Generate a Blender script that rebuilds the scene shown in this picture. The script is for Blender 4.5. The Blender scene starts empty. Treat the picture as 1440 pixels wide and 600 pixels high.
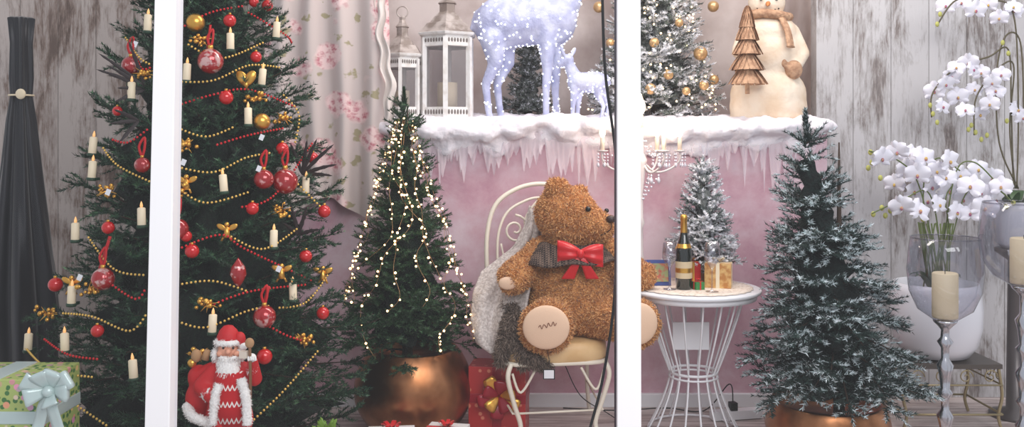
import bpy, math, random
import numpy as np
from mathutils import Vector, Matrix, Euler, noise
R=random.Random(7)
pi=math.pi
EYE=1.58; FPX=1280.0
def P(u,v,D): return Vector(((u-720)*D/FPX, D, EYE-(v-200)*D/FPX))
bpy.context.scene.view_settings.view_transform='Standard'
# ------------------------------------------------------------ materials
def lin(c):
    return tuple(((x/255)/12.92 if x/255<=.04045 else ((x/255+.055)/1.055)**2.4) for x in c)+(1,)
def M(name,col,rough=.5,metal=0,emit=None,es=0,col2=None,nscale=8,ramp=(.4,.6),stretch=(1,1,1),bump=None,island=None,coat=0,sheen=0,spec=None,sss=0):
    m=bpy.data.materials.new(name); m.use_nodes=True
    nt=m.node_tree; b=nt.nodes['Principled BSDF']
    b.inputs['Base Color'].default_value=lin(col); b.inputs['Roughness'].default_value=rough; b.inputs['Metallic'].default_value=metal
    if spec is not None: b.inputs['Specular IOR Level'].default_value=spec
    if coat: b.inputs['Coat Weight'].default_value=coat
    if sheen: b.inputs['Sheen Weight'].default_value=sheen
    if emit: b.inputs['Emission Color'].default_value=lin(emit); b.inputs['Emission Strength'].default_value=es
    if col2 or bump:
        tc=nt.nodes.new('ShaderNodeTexCoord'); mp=nt.nodes.new('ShaderNodeMapping'); mp.inputs['Scale'].default_value=stretch
        nt.links.new(tc.outputs['Object'],mp.inputs[0])
    if col2:
        n=nt.nodes.new('ShaderNodeTexNoise'); n.inputs['Scale'].default_value=nscale; n.inputs['Detail'].default_value=6
        nt.links.new(mp.outputs[0],n.inputs['Vector'])
        r=nt.nodes.new('ShaderNodeValToRGB'); r.color_ramp.elements[0].position=ramp[0]; r.color_ramp.elements[1].position=ramp[1]
        r.color_ramp.elements[0].color=lin(col); r.color_ramp.elements[1].color=lin(col2)
        nt.links.new(n.outputs[0],r.inputs[0]); nt.links.new(r.outputs[0],b.inputs['Base Color'])
    if bump:
        n=nt.nodes.new('ShaderNodeTexNoise'); n.inputs['Scale'].default_value=bump[0]; n.inputs['Detail'].default_value=4
        nt.links.new(mp.outputs[0],n.inputs['Vector'])
        bp=nt.nodes.new('ShaderNodeBump'); bp.inputs['Strength'].default_value=bump[1]; bp.inputs['Distance'].default_value=bump[2] if len(bump)>2 else .01
        nt.links.new(n.outputs[0],bp.inputs['Height']); nt.links.new(bp.outputs[0],b.inputs['Normal'])
    if island:
        g=nt.nodes.new('ShaderNodeNewGeometry'); r=nt.nodes.new('ShaderNodeValToRGB')
        r.color_ramp.elements[0].color=lin(col); r.color_ramp.elements[1].color=lin(island)
        nt.links.new(g.outputs['Random Per Island'],r.inputs[0]); nt.links.new(r.outputs[0],b.inputs['Base Color'])
    return m
def thin_glass(name,tint=(255,255,255),refl=.06,rough=.02,body=0,bodycol=(255,255,255),pwr=3.5):
    m=bpy.data.materials.new(name); m.use_nodes=True; nt=m.node_tree; nt.nodes.clear()
    o=nt.nodes.new('ShaderNodeOutputMaterial'); t=nt.nodes.new('ShaderNodeBsdfTransparent'); t.inputs[0].default_value=lin(tint)
    g=nt.nodes.new('ShaderNodeBsdfGlossy'); g.inputs['Roughness'].default_value=rough
    lw=nt.nodes.new('ShaderNodeLayerWeight'); lw.inputs[0].default_value=.35
    mr=nt.nodes.new('ShaderNodeMapRange'); mr.inputs['To Min'].default_value=refl; mr.inputs['To Max'].default_value=min(1,refl+.75)
    pw=nt.nodes.new('ShaderNodeMath'); pw.operation='POWER'; pw.inputs[1].default_value=pwr
    nt.links.new(lw.outputs['Facing'],pw.inputs[0]); nt.links.new(pw.outputs[0],mr.inputs['Value'])
    mx=nt.nodes.new('ShaderNodeMixShader'); nt.links.new(mr.outputs[0],mx.inputs[0]); nt.links.new(t.outputs[0],mx.inputs[1]); nt.links.new(g.outputs[0],mx.inputs[2])
    last=mx
    if body:
        d=nt.nodes.new('ShaderNodeBsdfDiffuse'); d.inputs[0].default_value=lin(bodycol)
        m2=nt.nodes.new('ShaderNodeMixShader'); m2.inputs[0].default_value=body
        nt.links.new(mx.outputs[0],m2.inputs[1]); nt.links.new(d.outputs[0],m2.inputs[2]); last=m2
    nt.links.new(last.outputs[0],o.inputs[0]); return m
def math_node(nt,op,a,b=None):
    n=nt.nodes.new('ShaderNodeMath'); n.operation=op
    for i,x in enumerate((a,b)):
        if x is None: continue
        if isinstance(x,(int,float)): n.inputs[i].default_value=x
        else: nt.links.new(x,n.inputs[i])
    return n.outputs[0]
def mixc(nt,f,a,b,mode='MIX'):
    n=nt.nodes.new('ShaderNodeMix'); n.data_type='RGBA'; n.blend_type=mode
    for k,x in ((0,f),(6,a),(7,b)):
        if isinstance(x,(int,float)): n.inputs[k].default_value=x
        elif isinstance(x,tuple): n.inputs[k].default_value=x
        else: nt.links.new(x,n.inputs[k])
    return n.outputs[2]
def ramp(nt,src,stops):
    r=nt.nodes.new('ShaderNodeValToRGB'); e=r.color_ramp.elements
    while len(e)<len(stops): e.new(.5)
    for k,(p,c) in enumerate(stops): e[k].position=p; e[k].color=lin(c)
    nt.links.new(src,r.inputs[0]); return r.outputs[0]
def objnoise(nt,scale,detail=6,rough=.6,dist=0,stretch=(1,1,1)):
    tc=nt.nodes.new('ShaderNodeTexCoord'); mp=nt.nodes.new('ShaderNodeMapping'); mp.inputs['Scale'].default_value=stretch
    nt.links.new(tc.outputs['Object'],mp.inputs[0])
    n=nt.nodes.new('ShaderNodeTexNoise'); n.inputs['Scale'].default_value=scale; n.inputs['Detail'].default_value=detail
    n.inputs['Roughness'].default_value=rough; n.inputs['Distortion'].default_value=dist
    nt.links.new(mp.outputs[0],n.inputs['Vector']); return n.outputs[0],tc
def wood_wall(name,dark,mid,light,warm):
    m=bpy.data.materials.new(name); m.use_nodes=True; nt=m.node_tree; b=nt.nodes['Principled BSDF']
    n1,tc=objnoise(nt,2.4,10,.72,.4,(2.6,1,.7))
    n2,_=objnoise(nt,9,6,.7,.2,(7,1,.8))
    n3,_=objnoise(nt,1.1,3,.5,0,(1,1,.6))
    s=math_node(nt,'ADD',math_node(nt,'MULTIPLY',n1,.72),math_node(nt,'MULTIPLY',n2,.3))
    c=ramp(nt,s,[(.40,dark),(.445,warm),(.48,mid),(.55,light)])
    c=mixc(nt,ramp(nt,n3,[(.4,(0,0,0)),(.65,(120,120,120))]),c,lin(mid))
    sx=nt.nodes.new('ShaderNodeSeparateXYZ'); nt.links.new(tc.outputs['Object'],sx.inputs[0])
    q=math_node(nt,'DIVIDE',sx.outputs[0],.235); fr=math_node(nt,'FRACT',q); seam=math_node(nt,'LESS_THAN',fr,.022)
    wn=nt.nodes.new('ShaderNodeTexWhiteNoise'); wn.noise_dimensions='1D'; nt.links.new(math_node(nt,'FLOOR',q),wn.inputs['W'])
    c=mixc(nt,math_node(nt,'MULTIPLY',wn.outputs[0],.2),c,lin(warm))
    c=mixc(nt,math_node(nt,'MULTIPLY',seam,.6),c,lin((70,60,55)))
    nt.links.new(c,b.inputs['Base Color']); b.inputs['Roughness'].default_value=.75
    bp=nt.nodes.new('ShaderNodeBump'); bp.inputs['Strength'].default_value=.4; bp.inputs['Distance'].default_value=.01; nt.links.new(s,bp.inputs['Height']); nt.links.new(bp.outputs[0],b.inputs['Normal'])
    return m
# ------------------------------------------------------------ mesh builder
class MB:
    def __init__(s): s.v=[];s.f=[];s.m=[];s.s=[]
    def add(s,v,f,mi=0,sm=True):
        o=len(s.v); s.v+= [tuple(x) for x in v]; s.f+=[tuple(i+o for i in q) for q in f]; s.m+=[mi]*len(f); s.s+=[sm]*len(f)
    def lathe(s,prof,o=(0,0,0),seg=24,mi=0,rot=None,sm=True,flute=None,caps=True,a0=0,sq=1):
        vs=[];o=Vector(o); n=len(prof)
        for k in range(seg):
            a=a0+2*pi*k/seg
            for (r,z) in prof:
                rr=r*(1+((flute[1]*math.cos(flute[0]*a)+(flute[1]*.5*math.cos(flute[0]*2.0*a+z*3) if len(flute)>2 else 0)) if flute else 0))
                p=Vector((rr*math.cos(a),rr*math.sin(a)*sq,z))
                if rot is not None: p=rot@p
                vs.append(p+o)
        fs=[]
        for k in range(seg):
            k2=(k+1)%seg
            for i in range(n-1): fs.append((k*n+i,k2*n+i,k2*n+i+1,k*n+i+1))
        if caps:
            if prof[0][0]>1e-4: fs.append(tuple(k*n for k in range(seg))[::-1])
            if prof[-1][0]>1e-4: fs.append(tuple(k*n+n-1 for k in range(seg)))
        s.add(vs,fs,mi,sm)
    def sph(s,c,r,mi=0,seg=14,rings=9,rot=None):
        if isinstance(r,(int,float)): r=(r,r,r)
        c=Vector(c); vs=[];fs=[]
        for i in range(1,rings):
            t=pi*i/rings
            for k in range(seg):
                a=2*pi*k/seg; p=Vector((r[0]*math.sin(t)*math.cos(a),r[1]*math.sin(t)*math.sin(a),r[2]*math.cos(t)))
                if rot is not None: p=rot@p
                vs.append(p+c)
        tp=Vector((0,0,r[2])); bt=Vector((0,0,-r[2]))
        if rot is not None: tp=rot@tp; bt=rot@bt
        vs+= [tp+c,bt+c]; T=len(vs)-2
        for i in range(rings-2):
            for k in range(seg):
                k2=(k+1)%seg; fs.append((i*seg+k,(i+1)*seg+k,(i+1)*seg+k2,i*seg+k2))
        for k in range(seg):
            k2=(k+1)%seg; fs.append((T,k,k2)); fs.append((T+1,(rings-2)*seg+k2,(rings-2)*seg+k))
        s.add(vs,fs,mi)
    def tube(s,pts,r,n=6,mi=0,closed=False,flat=None,sm=True):
        pts=[Vector(p) for p in pts]; N=len(pts)
        if isinstance(r,(int,float)): r=[r]*N
        vs=[];fs=[]; up=None
        for i in range(N):
            if closed: d=pts[(i+1)%N]-pts[i-1]
            else: d=pts[min(i+1,N-1)]-pts[max(i-1,0)]
            if d.length<1e-9: d=Vector((0,0,1))
            d.normalize()
            if up is None:
                up=Vector((0,0,1)) if abs(d.z)<.9 else Vector((0,1,0))
            x=up.cross(d)
            if x.length<1e-6: x=Vector((1,0,0)).cross(d)
            x.normalize(); y=d.cross(x); up=y
            for k in range(n):
                a=2*pi*k/n; vs.append(pts[i]+x*math.cos(a)*r[i]+y*math.sin(a)*r[i]*(flat or 1))
        for i in range(N if closed else N-1):
            j=(i+1)%N
            for k in range(n):
                k2=(k+1)%n; fs.append((i*n+k,i*n+k2,j*n+k2,j*n+k))
        if not closed: fs.append(tuple(range(n))[::-1]); fs.append(tuple((N-1)*n+k for k in range(n)))
        s.add(vs,fs,mi,sm)
    def cap(s,a,b,ra,rb,mi=0):
        s.sph(a,ra,mi,16,10); s.sph(b,rb,mi,16,10); s.tube([a,b],[ra,rb],16,mi)
    def box(s,c,sz,mi=0,rot=None,bev=0):
        c=Vector(c); x,y,z=[q/2 for q in sz]
        vs=[Vector((i*x,j*y,k*z)) for i in(-1,1) for j in(-1,1) for k in(-1,1)]
        if rot is not None: vs=[rot@v for v in vs]
        s.add([v+c for v in vs],[(0,1,3,2),(4,6,7,5),(0,4,5,1),(2,3,7,6),(0,2,6,4),(1,5,7,3)],mi,False)
    def grid(s,fn,nu,nv,mi=0):
        vs=[fn(i/nu,j/nv) for i in range(nu+1) for j in range(nv+1)]
        s.add(vs,[(i*(nv+1)+j,(i+1)*(nv+1)+j,(i+1)*(nv+1)+j+1,i*(nv+1)+j+1) for i in range(nu) for j in range(nv)],mi)
    def build(s,name,mats,parent=None,bevel=0,solid=0):
        me=bpy.data.meshes.new(name); me.from_pydata(s.v,[],s.f)
        for m in mats: me.materials.append(m)
        me.polygons.foreach_set('material_index',s.m); me.polygons.foreach_set('use_smooth',s.s); me.update()
        o=bpy.data.objects.new(name,me); bpy.context.collection.objects.link(o)
        if parent: o.parent=parent
        if solid:
            q=o.modifiers.new('solid','SOLIDIFY'); q.thickness=solid
        if bevel:
            q=o.modifiers.new('bevel','BEVEL'); q.width=bevel; q.segments=2; q.limit_method='ANGLE'
        return o
def empty(name,loc=(0,0,0)):
    e=bpy.data.objects.new(name,None); bpy.context.collection.objects.link(e); e.empty_display_size=.1; return e
def blob(name,parts,vox,mats,parent=None,smooth=5):
    mb=MB()
    for p in parts:
        if p[0]=='e': mb.sph(p[1],p[2],0,20,14,p[3] if len(p)>3 else None)
        else: mb.cap(p[1],p[2],p[3],p[4])
    o=mb.build(name,mats,parent)
    r=o.modifiers.new('r','REMESH'); r.mode='VOXEL'; r.voxel_size=vox; r.use_smooth_shade=True
    q=o.modifiers.new('s','SMOOTH'); q.iterations=smooth; q.factor=.6
    dg=bpy.context.evaluated_depsgraph_get(); dg.update()
    me=bpy.data.meshes.new_from_object(o.evaluated_get(dg)); o.modifiers.clear(); o.data=me
    me.polygons.foreach_set('use_smooth',[True]*len(me.polygons))
    if len(me.materials)==0: me.materials.append(mats[0])
    return o
def sample(o,n,seed=0):
    me=o.data; me.calc_loop_triangles(); rs=np.random.RandomState(seed)
    co=np.empty(len(me.vertices)*3); me.vertices.foreach_get('co',co); co=co.reshape(-1,3)
    t=np.empty(len(me.loop_triangles)*3,dtype=np.int32); me.loop_triangles.foreach_get('vertices',t); t=t.reshape(-1,3)
    a,b,c=co[t[:,0]],co[t[:,1]],co[t[:,2]]; nn=np.cross(b-a,c-a); ar=np.linalg.norm(nn,axis=1)+1e-12
    i=rs.choice(len(t),n,p=ar/ar.sum()); u=rs.rand(n,1); v=rs.rand(n,1); k=(u+v)>1; u=np.where(k,1-u,u); v=np.where(k,1-v,v)
    return a[i]+(b-a)[i]*u+(c-a)[i]*v, nn[i]/ar[i][:,None]
def npmesh(name,v,f,mats,mi=None,parent=None,smooth=False):
    me=bpy.data.meshes.new(name); me.from_pydata(v.tolist(),[],f.tolist())
    for m in mats: me.materials.append(m)
    if mi is not None: me.polygons.foreach_set('material_index',mi.astype(np.int32))
    if smooth: me.polygons.foreach_set('use_smooth',[True]*len(f))
    me.update(); o=bpy.data.objects.new(name,me); bpy.context.collection.objects.link(o)
    if parent: o.parent=parent
    return o
def fur(name,o,n,length,width,mat,parent,curl=1.0,seed=1,down=.3):
    p,nr=sample(o,n,seed); rs=np.random.RandomState(seed+5)
    rnd=lambda: rs.normal(size=(n,3))
    d1=nr+rnd()*.55*curl; d1[:,2]-=down; d1/=np.linalg.norm(d1,axis=1)[:,None]
    d2=d1*.35+rnd()*.8*curl; d2[:,2]-=down; d2/=np.linalg.norm(d2,axis=1)[:,None]
    L=length*(.6+.7*rs.rand(n,1)); s=np.cross(d1,rnd()); s/=np.linalg.norm(s,axis=1)[:,None]+1e-9; s*=width/2
    a=p-nr*.002; b=a+d1*L*.6; c=b+d2*L*.5
    v=np.stack([a-s,a+s,b-s*.9,b+s*.9,c],1).reshape(-1,3)
    k=np.arange(n)[:,None]*5
    f=np.concatenate([k+[0,1,3],k+[0,3,2],k+[2,3,4]],0)
    return npmesh(name,v,f,[mat],parent=parent,smooth=True)
def crv(pts,n=8):
    pts=[Vector(p) for p in pts]; out=[]
    for i in range(len(pts)-1):
        p0=pts[max(i-1,0)];p1=pts[i];p2=pts[i+1];p3=pts[min(i+2,len(pts)-1)]
        for k in range(n):
            t=k/n; out.append(.5*((2*p1)+(p2-p0)*t+(2*p0-5*p1+4*p2-p3)*t*t+(3*p1-p0-3*p2+p3)*t**3))
    out.append(pts[-1]); return out
# ------------------------------------------------------------ shared mats
white_paint=M('white_paint',(235,235,238),.35)
cream_metal=M('cream_metal',(236,226,208),.4)
gold=M('gold',(225,170,80),.28,.9)
gold_bead=M('gold_bead',(232,190,100),.35,.5)
copper=M('copper_pot',(190,132,92),.32,1,col2=(146,96,62),nscale=5,bump=(3,.15,.02))
red_gloss=M('red_gloss',(200,10,16),.18,.1,coat=.6)
red_bead=M('red_bead',(200,18,28),.3)
red_cloth=M('red_cloth',(190,15,22),.6,bump=(60,.4,.004))
white_fur=M('white_fur',(240,236,232),.9,bump=(90,.9,.01))
ivory=M('ivory_wax',(240,222,190),.5)
flame=M('flame_bulb',(250,196,130),.4,emit=(255,180,110),es=.5)
led_warm=M('led_warm',(255,220,170),.4,emit=(255,208,145),es=7)
led_cool=M('led_cool',(240,245,255),.4,emit=(250,250,255),es=3)
glass=thin_glass('clear_glass',(240,240,244),.14,pwr=2)
silver=M('silver',(200,200,205),.18,1)
black=M('black_rubber',(18,18,20),.5)
snow=M('cotton_snow',(240,234,240),.95,bump=(22,.5,.02))
# ------------------------------------------------------------ room
m=bpy.data.materials.new('white_plank_floor'); m.use_nodes=True; nt=m.node_tree; b=nt.nodes['Principled BSDF']
n1,tc=objnoise(nt,3,8,.65,.3,(1,9,1)); sx=nt.nodes.new('ShaderNodeSeparateXYZ'); nt.links.new(tc.outputs['Object'],sx.inputs[0])
c=ramp(nt,n1,[(.35,(140,122,118)),(.5,(196,180,176)),(.65,(216,204,200))])
c=mixc(nt,math_node(nt,'LESS_THAN',math_node(nt,'FRACT',math_node(nt,'DIVIDE',sx.outputs[1],.12)),.05),c,lin((110,98,95)))
nt.links.new(c,b.inputs['Base Color']); b.inputs['Roughness'].default_value=.5
mb=MB(); mb.box((0,4.6,-.05),(9,4.4,.1)); mb.build('floor',[m])
woodL=wood_wall('distressed_wood_left',(92,74,66),(166,152,145),(200,188,182),(136,116,106))
woodR=wood_wall('distressed_wood_right',(98,88,86),(172,168,168),(208,206,208),(138,128,124))
mb=MB(); mb.box((-2.85,5.7,1.9),(3.1,.1,3.8)); mb.build('wall_left',[woodL])
mb=MB(); mb.box((3.14,5.7,1.9),(2.5,.1,3.8)); mb.build('wall_right',[woodR])
backm=M('niche_plaster',(170,152,146),.8,col2=(214,202,198),nscale=2.2,ramp=(.38,.62),bump=(6,.2,.02))
mb=MB(); mb.box((.3,6.45,1.9),(3.6,.1,3.8)); mb.build('wall_back',[backm])
mb=MB(); mb.box((-1.35,6.08,2.75),(.1,.64,2.1)); mb.build('wall_niche_left',[backm])
mb=MB(); mb.box((1.94,6.08,2.75),(.1,.64,2.1)); mb.build('wall_niche_right',[backm])
m=bpy.data.materials.new('pink_plaster'); m.use_nodes=True; nt=m.node_tree; b=nt.nodes['Principled BSDF']
n1,tc=objnoise(nt,1.6,8,.65,.6); n2,_=objnoise(nt,9,6,.7)
s=math_node(nt,'ADD',math_node(nt,'MULTIPLY',n1,.75),math_node(nt,'MULTIPLY',n2,.25))
c=ramp(nt,s,[(.36,(192,142,158)),(.48,(208,168,180)),(.62,(222,198,206))])
nt.links.new(c,b.inputs['Base Color']); b.inputs['Roughness'].default_value=.8
mb=MB(); mb.box((.25,5.9,.82),(3.28,.88,1.64)); mb.build('wall_low_pink',[m])
mb=MB(); mb.box((.25,5.445,.04),(3.28,.03,.08)); mb.build('baseboard_back',[white_paint],bevel=.004)
# window
win=empty('window_1')
frame_m=M('upvc_white',(246,246,250),.3)
gask=M('gasket',(60,62,75),.5)
def bar(name,xt0,xt1,xb0,xb1,y0,y1,mat):
    def X(xt,xb,z,y): 
        xT=(xt-720)*y0/FPX; xB=(xb-720)*y0/FPX; zT=EYE+200*y0/FPX; zB=EYE-400*y0/FPX
        return xB+(xT-xB)*(z-zB)/(zT-zB)
    vs=[]
    for z in (.0,2.9):
        vs+=[(X(xt0,xb0,z,y0),y0,z),(X(xt1,xb1,z,y0),y0,z),(X(xt1,xb1,z,y0)-.0,y1,z),(X(xt0,xb0,z,y0),y1,z)]
    q=MB(); q.add(vs,[(0,1,5,4),(1,2,6,5),(2,3,7,6),(3,0,4,7),(0,3,2,1),(4,5,6,7)],0,False); return q.build(name,[mat],win,bevel=.004)
bar('mullion_1',217,247,203,238,3.26,3.34,frame_m); bar('gasket_1',245,251,236,240,3.29,3.345,gask)
bar('mullion_2',868,901,868,902,3.26,3.34,frame_m); bar('gasket_2',866,868.5,866,868.5,3.29,3.345,gask)
bar('mullion_3',1560,1600,1560,1600,3.26,3.34,frame_m); bar('mullion_4',-160,-120,-160,-120,3.26,3.34,frame_m)
q=MB(); q.box((0,3.3,.2),(5,.08,.3)); q.box((0,3.3,2.9),(5,.08,.2)); q.build('rails',[frame_m],win)
q=MB(); q.add([(-2.4,3.31,.3),(2.4,3.31,.3),(2.4,3.31,2.85),(-2.4,3.31,2.85)],[(0,1,2,3)],0,False); q.build('pane',[thin_glass('window_glass',(250,252,255),.045,.0)],win)
# ------------------------------------------------------------ snow ledge
parts=[]; x=-.74
while x<1.84:
    zt=1.66+R.uniform(-.025,.025)+.02*math.sin(x*5)
    parts.append(('e',(x,5.44+R.uniform(-.03,.03),zt),(R.uniform(.07,.14),R.uniform(.06,.09),R.uniform(.035,.06))))
    parts.append(('e',(x+R.uniform(-.02,.02),5.6,1.69),(.12,.15,.05)))
    if R.random()<.6: parts.append(('e',(x,5.445,zt-.06-R.random()*.03),(R.uniform(.03,.1),.03,R.uniform(.03,.09))))
    x+=.05
for i in range(14): parts.append(('e',(-.6+i*.18,5.95+R.uniform(-.1,.1),1.69),(.2,.25,.05+R.random()*.03)))
snow_shelf=blob('snow_ledge',parts,.014,[snow],None,4)
for v in snow_shelf.data.vertices:
    d=noise.noise(v.co*12)*.016+noise.noise(v.co*34)*.009; v.co.z+=d; v.co.y-=abs(d)
ice=thin_glass('icicle_felt',(255,250,252),.01,.4,.42,(252,244,249))
def icicles(name,y,seed,lmul):
    rr=random.Random(seed); peaks=[]; x=-.66
    while x<1.82:
        lf=.45+.9*max(0,.5+noise.noise(Vector((x*2.2,seed*3.3,0))))
        peaks.append((x,rr.uniform(.04,.2)*lf*lmul,rr.uniform(.012,.04))); x+=rr.uniform(.015,.06)
    def icz(x):
        z=1.575+.02*noise.noise(Vector((x*6,seed,0)))
        for (c,l,w) in peaks:
            d=abs(x-c)/w
            if d<1: z=min(z,1.575-l*(1-d)**.8)
        return z
    q=MB(); q.grid(lambda u,v:(-.7+2.52*u,y-.01*abs(noise.noise(Vector((u*60,v*3,seed))))*4*v,1.64+(icz(-.7+2.52*u)-1.64)*v),620,5)
    return q
ie=empty('icicle_trim'); icicles('a',5.425,1,1.5).build('icicles_1',[ice],ie); icicles('b',5.44,2,.9).build('icicles_2',[ice],ie)
# ------------------------------------------------------------ floral curtain
m=bpy.data.materials.new('rose_print_cloth'); m.use_nodes=True; nt=m.node_tree; b=nt.nodes['Principled BSDF']
def vor(scale,dist,off=(0,0,0)):
    tc=nt.nodes.new('ShaderNodeTexCoord'); mp=nt.nodes.new('ShaderNodeMapping'); mp.inputs['Location'].default_value=off; mp.inputs['Scale'].default_value=(1,0,1)
    nz=nt.nodes.new('ShaderNodeTexNoise'); nz.inputs['Scale'].default_value=scale*2.2; nt.links.new(tc.outputs['Object'],mp.inputs[0]); nt.links.new(mp.outputs[0],nz.inputs['Vector'])
    va=nt.nodes.new('ShaderNodeVectorMath'); va.operation='MULTIPLY_ADD'; nt.links.new(nz.outputs['Color'],va.inputs[0]); va.inputs[1].default_value=(dist,dist,dist); nt.links.new(mp.outputs[0],va.inputs[2])
    v=nt.nodes.new('ShaderNodeTexVoronoi'); v.voronoi_dimensions='3D'; v.inputs['Scale'].default_value=scale; v.inputs['Randomness'].default_value=.8; nt.links.new(va.outputs[0],v.inputs['Vector']); return v.outputs['Distance']
d1=vor(4.6,.08); d2=vor(9,.09,(3,0,1)); pet=vor(24,.05)
rose=mixc(nt,ramp(nt,pet,[(.15,(0,0,0)),(.6,(255,255,255))]),lin((196,120,132)),lin((238,210,208)))
c=mixc(nt,ramp(nt,d2,[(.18,(255,255,255)),(.26,(0,0,0))]),lin((208,194,190)),lin((166,156,126)))
c=mixc(nt,ramp(nt,d1,[(.33,(255,255,255)),(.42,(0,0,0))]),c,rose)
nt.links.new(c,b.inputs['Base Color']); b.inputs['Roughness'].default_value=.85
mb=MB()
def cur(u,v):
    x=-1.46+u*.72; z=2.95-v*1.72-.05*math.sin(u*9)-(.05*u if v>0 else 0); amp=.022+.02*v
    return (x+.015*math.sin(v*7+u*5),5.36+amp*math.sin(u*26+.8*math.sin(v*3)),z)
mb.grid(cur,90,40)
cu=empty('floral_curtain'); mb.build('drape',[m],cu)
mb=MB(); mb.grid(lambda u,v:(-.775+.06*u+.03*math.sin(v*9)+.01*math.sin(v*40),5.33+.02*math.sin(u*9+v*14),2.95-v*1.25),8,60,0); mb.build('ruffle',[M('ruffle',(226,216,210),.85)],cu)
mb=MB(); mb.tube([(-1.55,5.36,2.97),(-.65,5.36,2.97)],.012,8); mb.build('curtain_rod',[silver],cu)
# ------------------------------------------------------------ fir trees
def fir(name,ax,ay,z0,z1,r0,mats,p=.85,nlev=28,nb=13,tl=.12,nl=.024,nw=.0045,K=34,frost=(0,0),lean=0,seed=1,core=.35,slope=(-.1,.7),lead=.12,ground=0,sp=.045,trunk_r=.03,parent=None,part='foliage',zs=.38,cm=.42):
    rs=np.random.RandomState(seed); O=[];Dv=[];Ls=[]; brn=MB()
    par=parent or empty(name)
    H=z1-z0
    def axx(z): return ax+lean*(z-z0)/H
    for i in range(nlev):
        u=(i+rs.rand()*.5)/nlev; z=z0+H*u; r=max(.03,r0*(1-u)**p); n=max(5,int(nb*(.4+.6*(1-u))))
        for j in range(n):
            a=2*pi*(j+rs.rand()*.8)/n+i*2.4; Lb=r*(.76+.34*rs.rand()); rise=slope[0]+(slope[1]-slope[0])*u+rs.normal()*.1
            rad=np.array([math.cos(a),math.sin(a),0]); tan=np.array([-math.sin(a),math.cos(a),0]); zz=z+rs.normal()*H/nlev*.5
            def pos(s): return np.array([axx(zz),ay,zz])+rad*Lb*s+np.array([0,0,Lb*(rise*(s-1)+.12*(s*s-1))])
            brn.tube([pos(0.05),pos(.5),pos(.95)],[.006,.005,.002],4,0)
            npz=int(Lb*(1-core)/sp)+2
            for k in range(npz):
                s=core+(1-core)*(k+.5*rs.rand())/npz
                for sg in (-1,1):
                    d=rad*.75+sg*tan*(.45+.55*rs.rand())+np.array([0,0,rise*.5+.12+rs.normal()*zs])
                    O.append(pos(s)+np.array([0,0,rs.normal()*.008])); Dv.append(d/np.linalg.norm(d)); Ls.append(tl*(.75+.4*rs.rand())*(1.05-.4*s))
            for _ in range(2):
                d=rad+tan*rs.normal()*.2+np.array([0,0,rise+.25+rs.normal()*.2]); O.append(pos(.86)); Dv.append(d/np.linalg.norm(d)); Ls.append(tl*.75)
    for k in range(int(16*max(lead,.08)/.1)):
        t=rs.rand(); d=np.array([rs.normal()*.3*(1-t),rs.normal()*.3*(1-t),1]); O.append(np.array([axx(z1),ay,z1-.04+lead*t*.75])); Dv.append(d/np.linalg.norm(d)); Ls.append(tl*.5)
    O=np.array(O);Dv=np.array(Dv);Ls=np.array(Ls)[:,None]; N=len(O)
    s=np.cross([0,0,1],Dv); s/=np.linalg.norm(s,axis=1)[:,None]+1e-6; up=np.cross(Dv,s)
    t=rs.rand(N,K); ph=rs.rand(N,K)*2*pi; el=np.radians(38+28*rs.rand(N,K)); ln=nl*(.75+.5*rs.rand(N,K))*(1-.25*t)
    def W(lx,ly,lz): return O[:,None,:]+Dv[:,None,:]*lx[...,None]+s[:,None,:]*ly[...,None]+up[:,None,:]*lz[...,None]
    bx=t*Ls; cy=np.cos(ph);sy=np.sin(ph)
    ex=bx+np.cos(el)*ln; ey=np.sin(el)*cy*ln; ez=np.sin(el)*sy*ln*.85+.12*ln
    w=nw/2
    v=np.stack([W(bx,-sy*w,cy*w),W(bx,sy*w,-cy*w),W(ex,ey,ez)],2).reshape(-1,3)
    f=np.arange(N*K*3).reshape(-1,3)
    fr=frost[0]+frost[1]*t**1.5*(.5+.5*(sy>-.2)); tw=np.clip(rs.rand(N,1)*1.6,0,1.3)
    mi=(rs.rand(N,K)<fr*tw).astype(int).reshape(-1)
    npmesh(part,v,f,mats[:2],mi,par)
    brn.lathe([(trunk_r,ground),(trunk_r*.8,z0+.3*H),(.004,z1)],(ax,ay,0),8,0)
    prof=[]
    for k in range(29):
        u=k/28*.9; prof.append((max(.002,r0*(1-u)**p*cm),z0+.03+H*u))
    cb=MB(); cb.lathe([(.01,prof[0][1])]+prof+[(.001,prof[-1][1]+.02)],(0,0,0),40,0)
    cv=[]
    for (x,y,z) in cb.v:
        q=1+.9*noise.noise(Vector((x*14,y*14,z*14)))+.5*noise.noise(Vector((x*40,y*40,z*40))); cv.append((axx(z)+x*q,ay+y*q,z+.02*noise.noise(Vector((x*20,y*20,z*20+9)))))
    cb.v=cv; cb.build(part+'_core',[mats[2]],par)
    brn.build(part+'_branches',[bark],par)
    def Rz(z): return max(.02,r0*(1-min(.99,max(0,(z-z0)/H)))**p)
    return par,Rz,axx
bark=M('bark',(60,44,34),.9)
gA=M('fir_needle_dark',(12,36,24),.5,island=(46,84,56))
gB=M('fir_needle_tip',(60,100,66),.5,island=(92,130,88))
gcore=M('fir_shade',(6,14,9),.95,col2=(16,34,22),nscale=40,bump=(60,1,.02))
big,RzB,axB=fir('christmas_tree',-1.5,4.45,.18,3.35,.86,[gA,gB,gcore],p=.95,nlev=30,nb=15,tl=.17,nl=.029,nw=.0062,K=50,frost=(.02,.2),seed=3,core=.4,trunk_r=.05,sp=.06,cm=.5)
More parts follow.
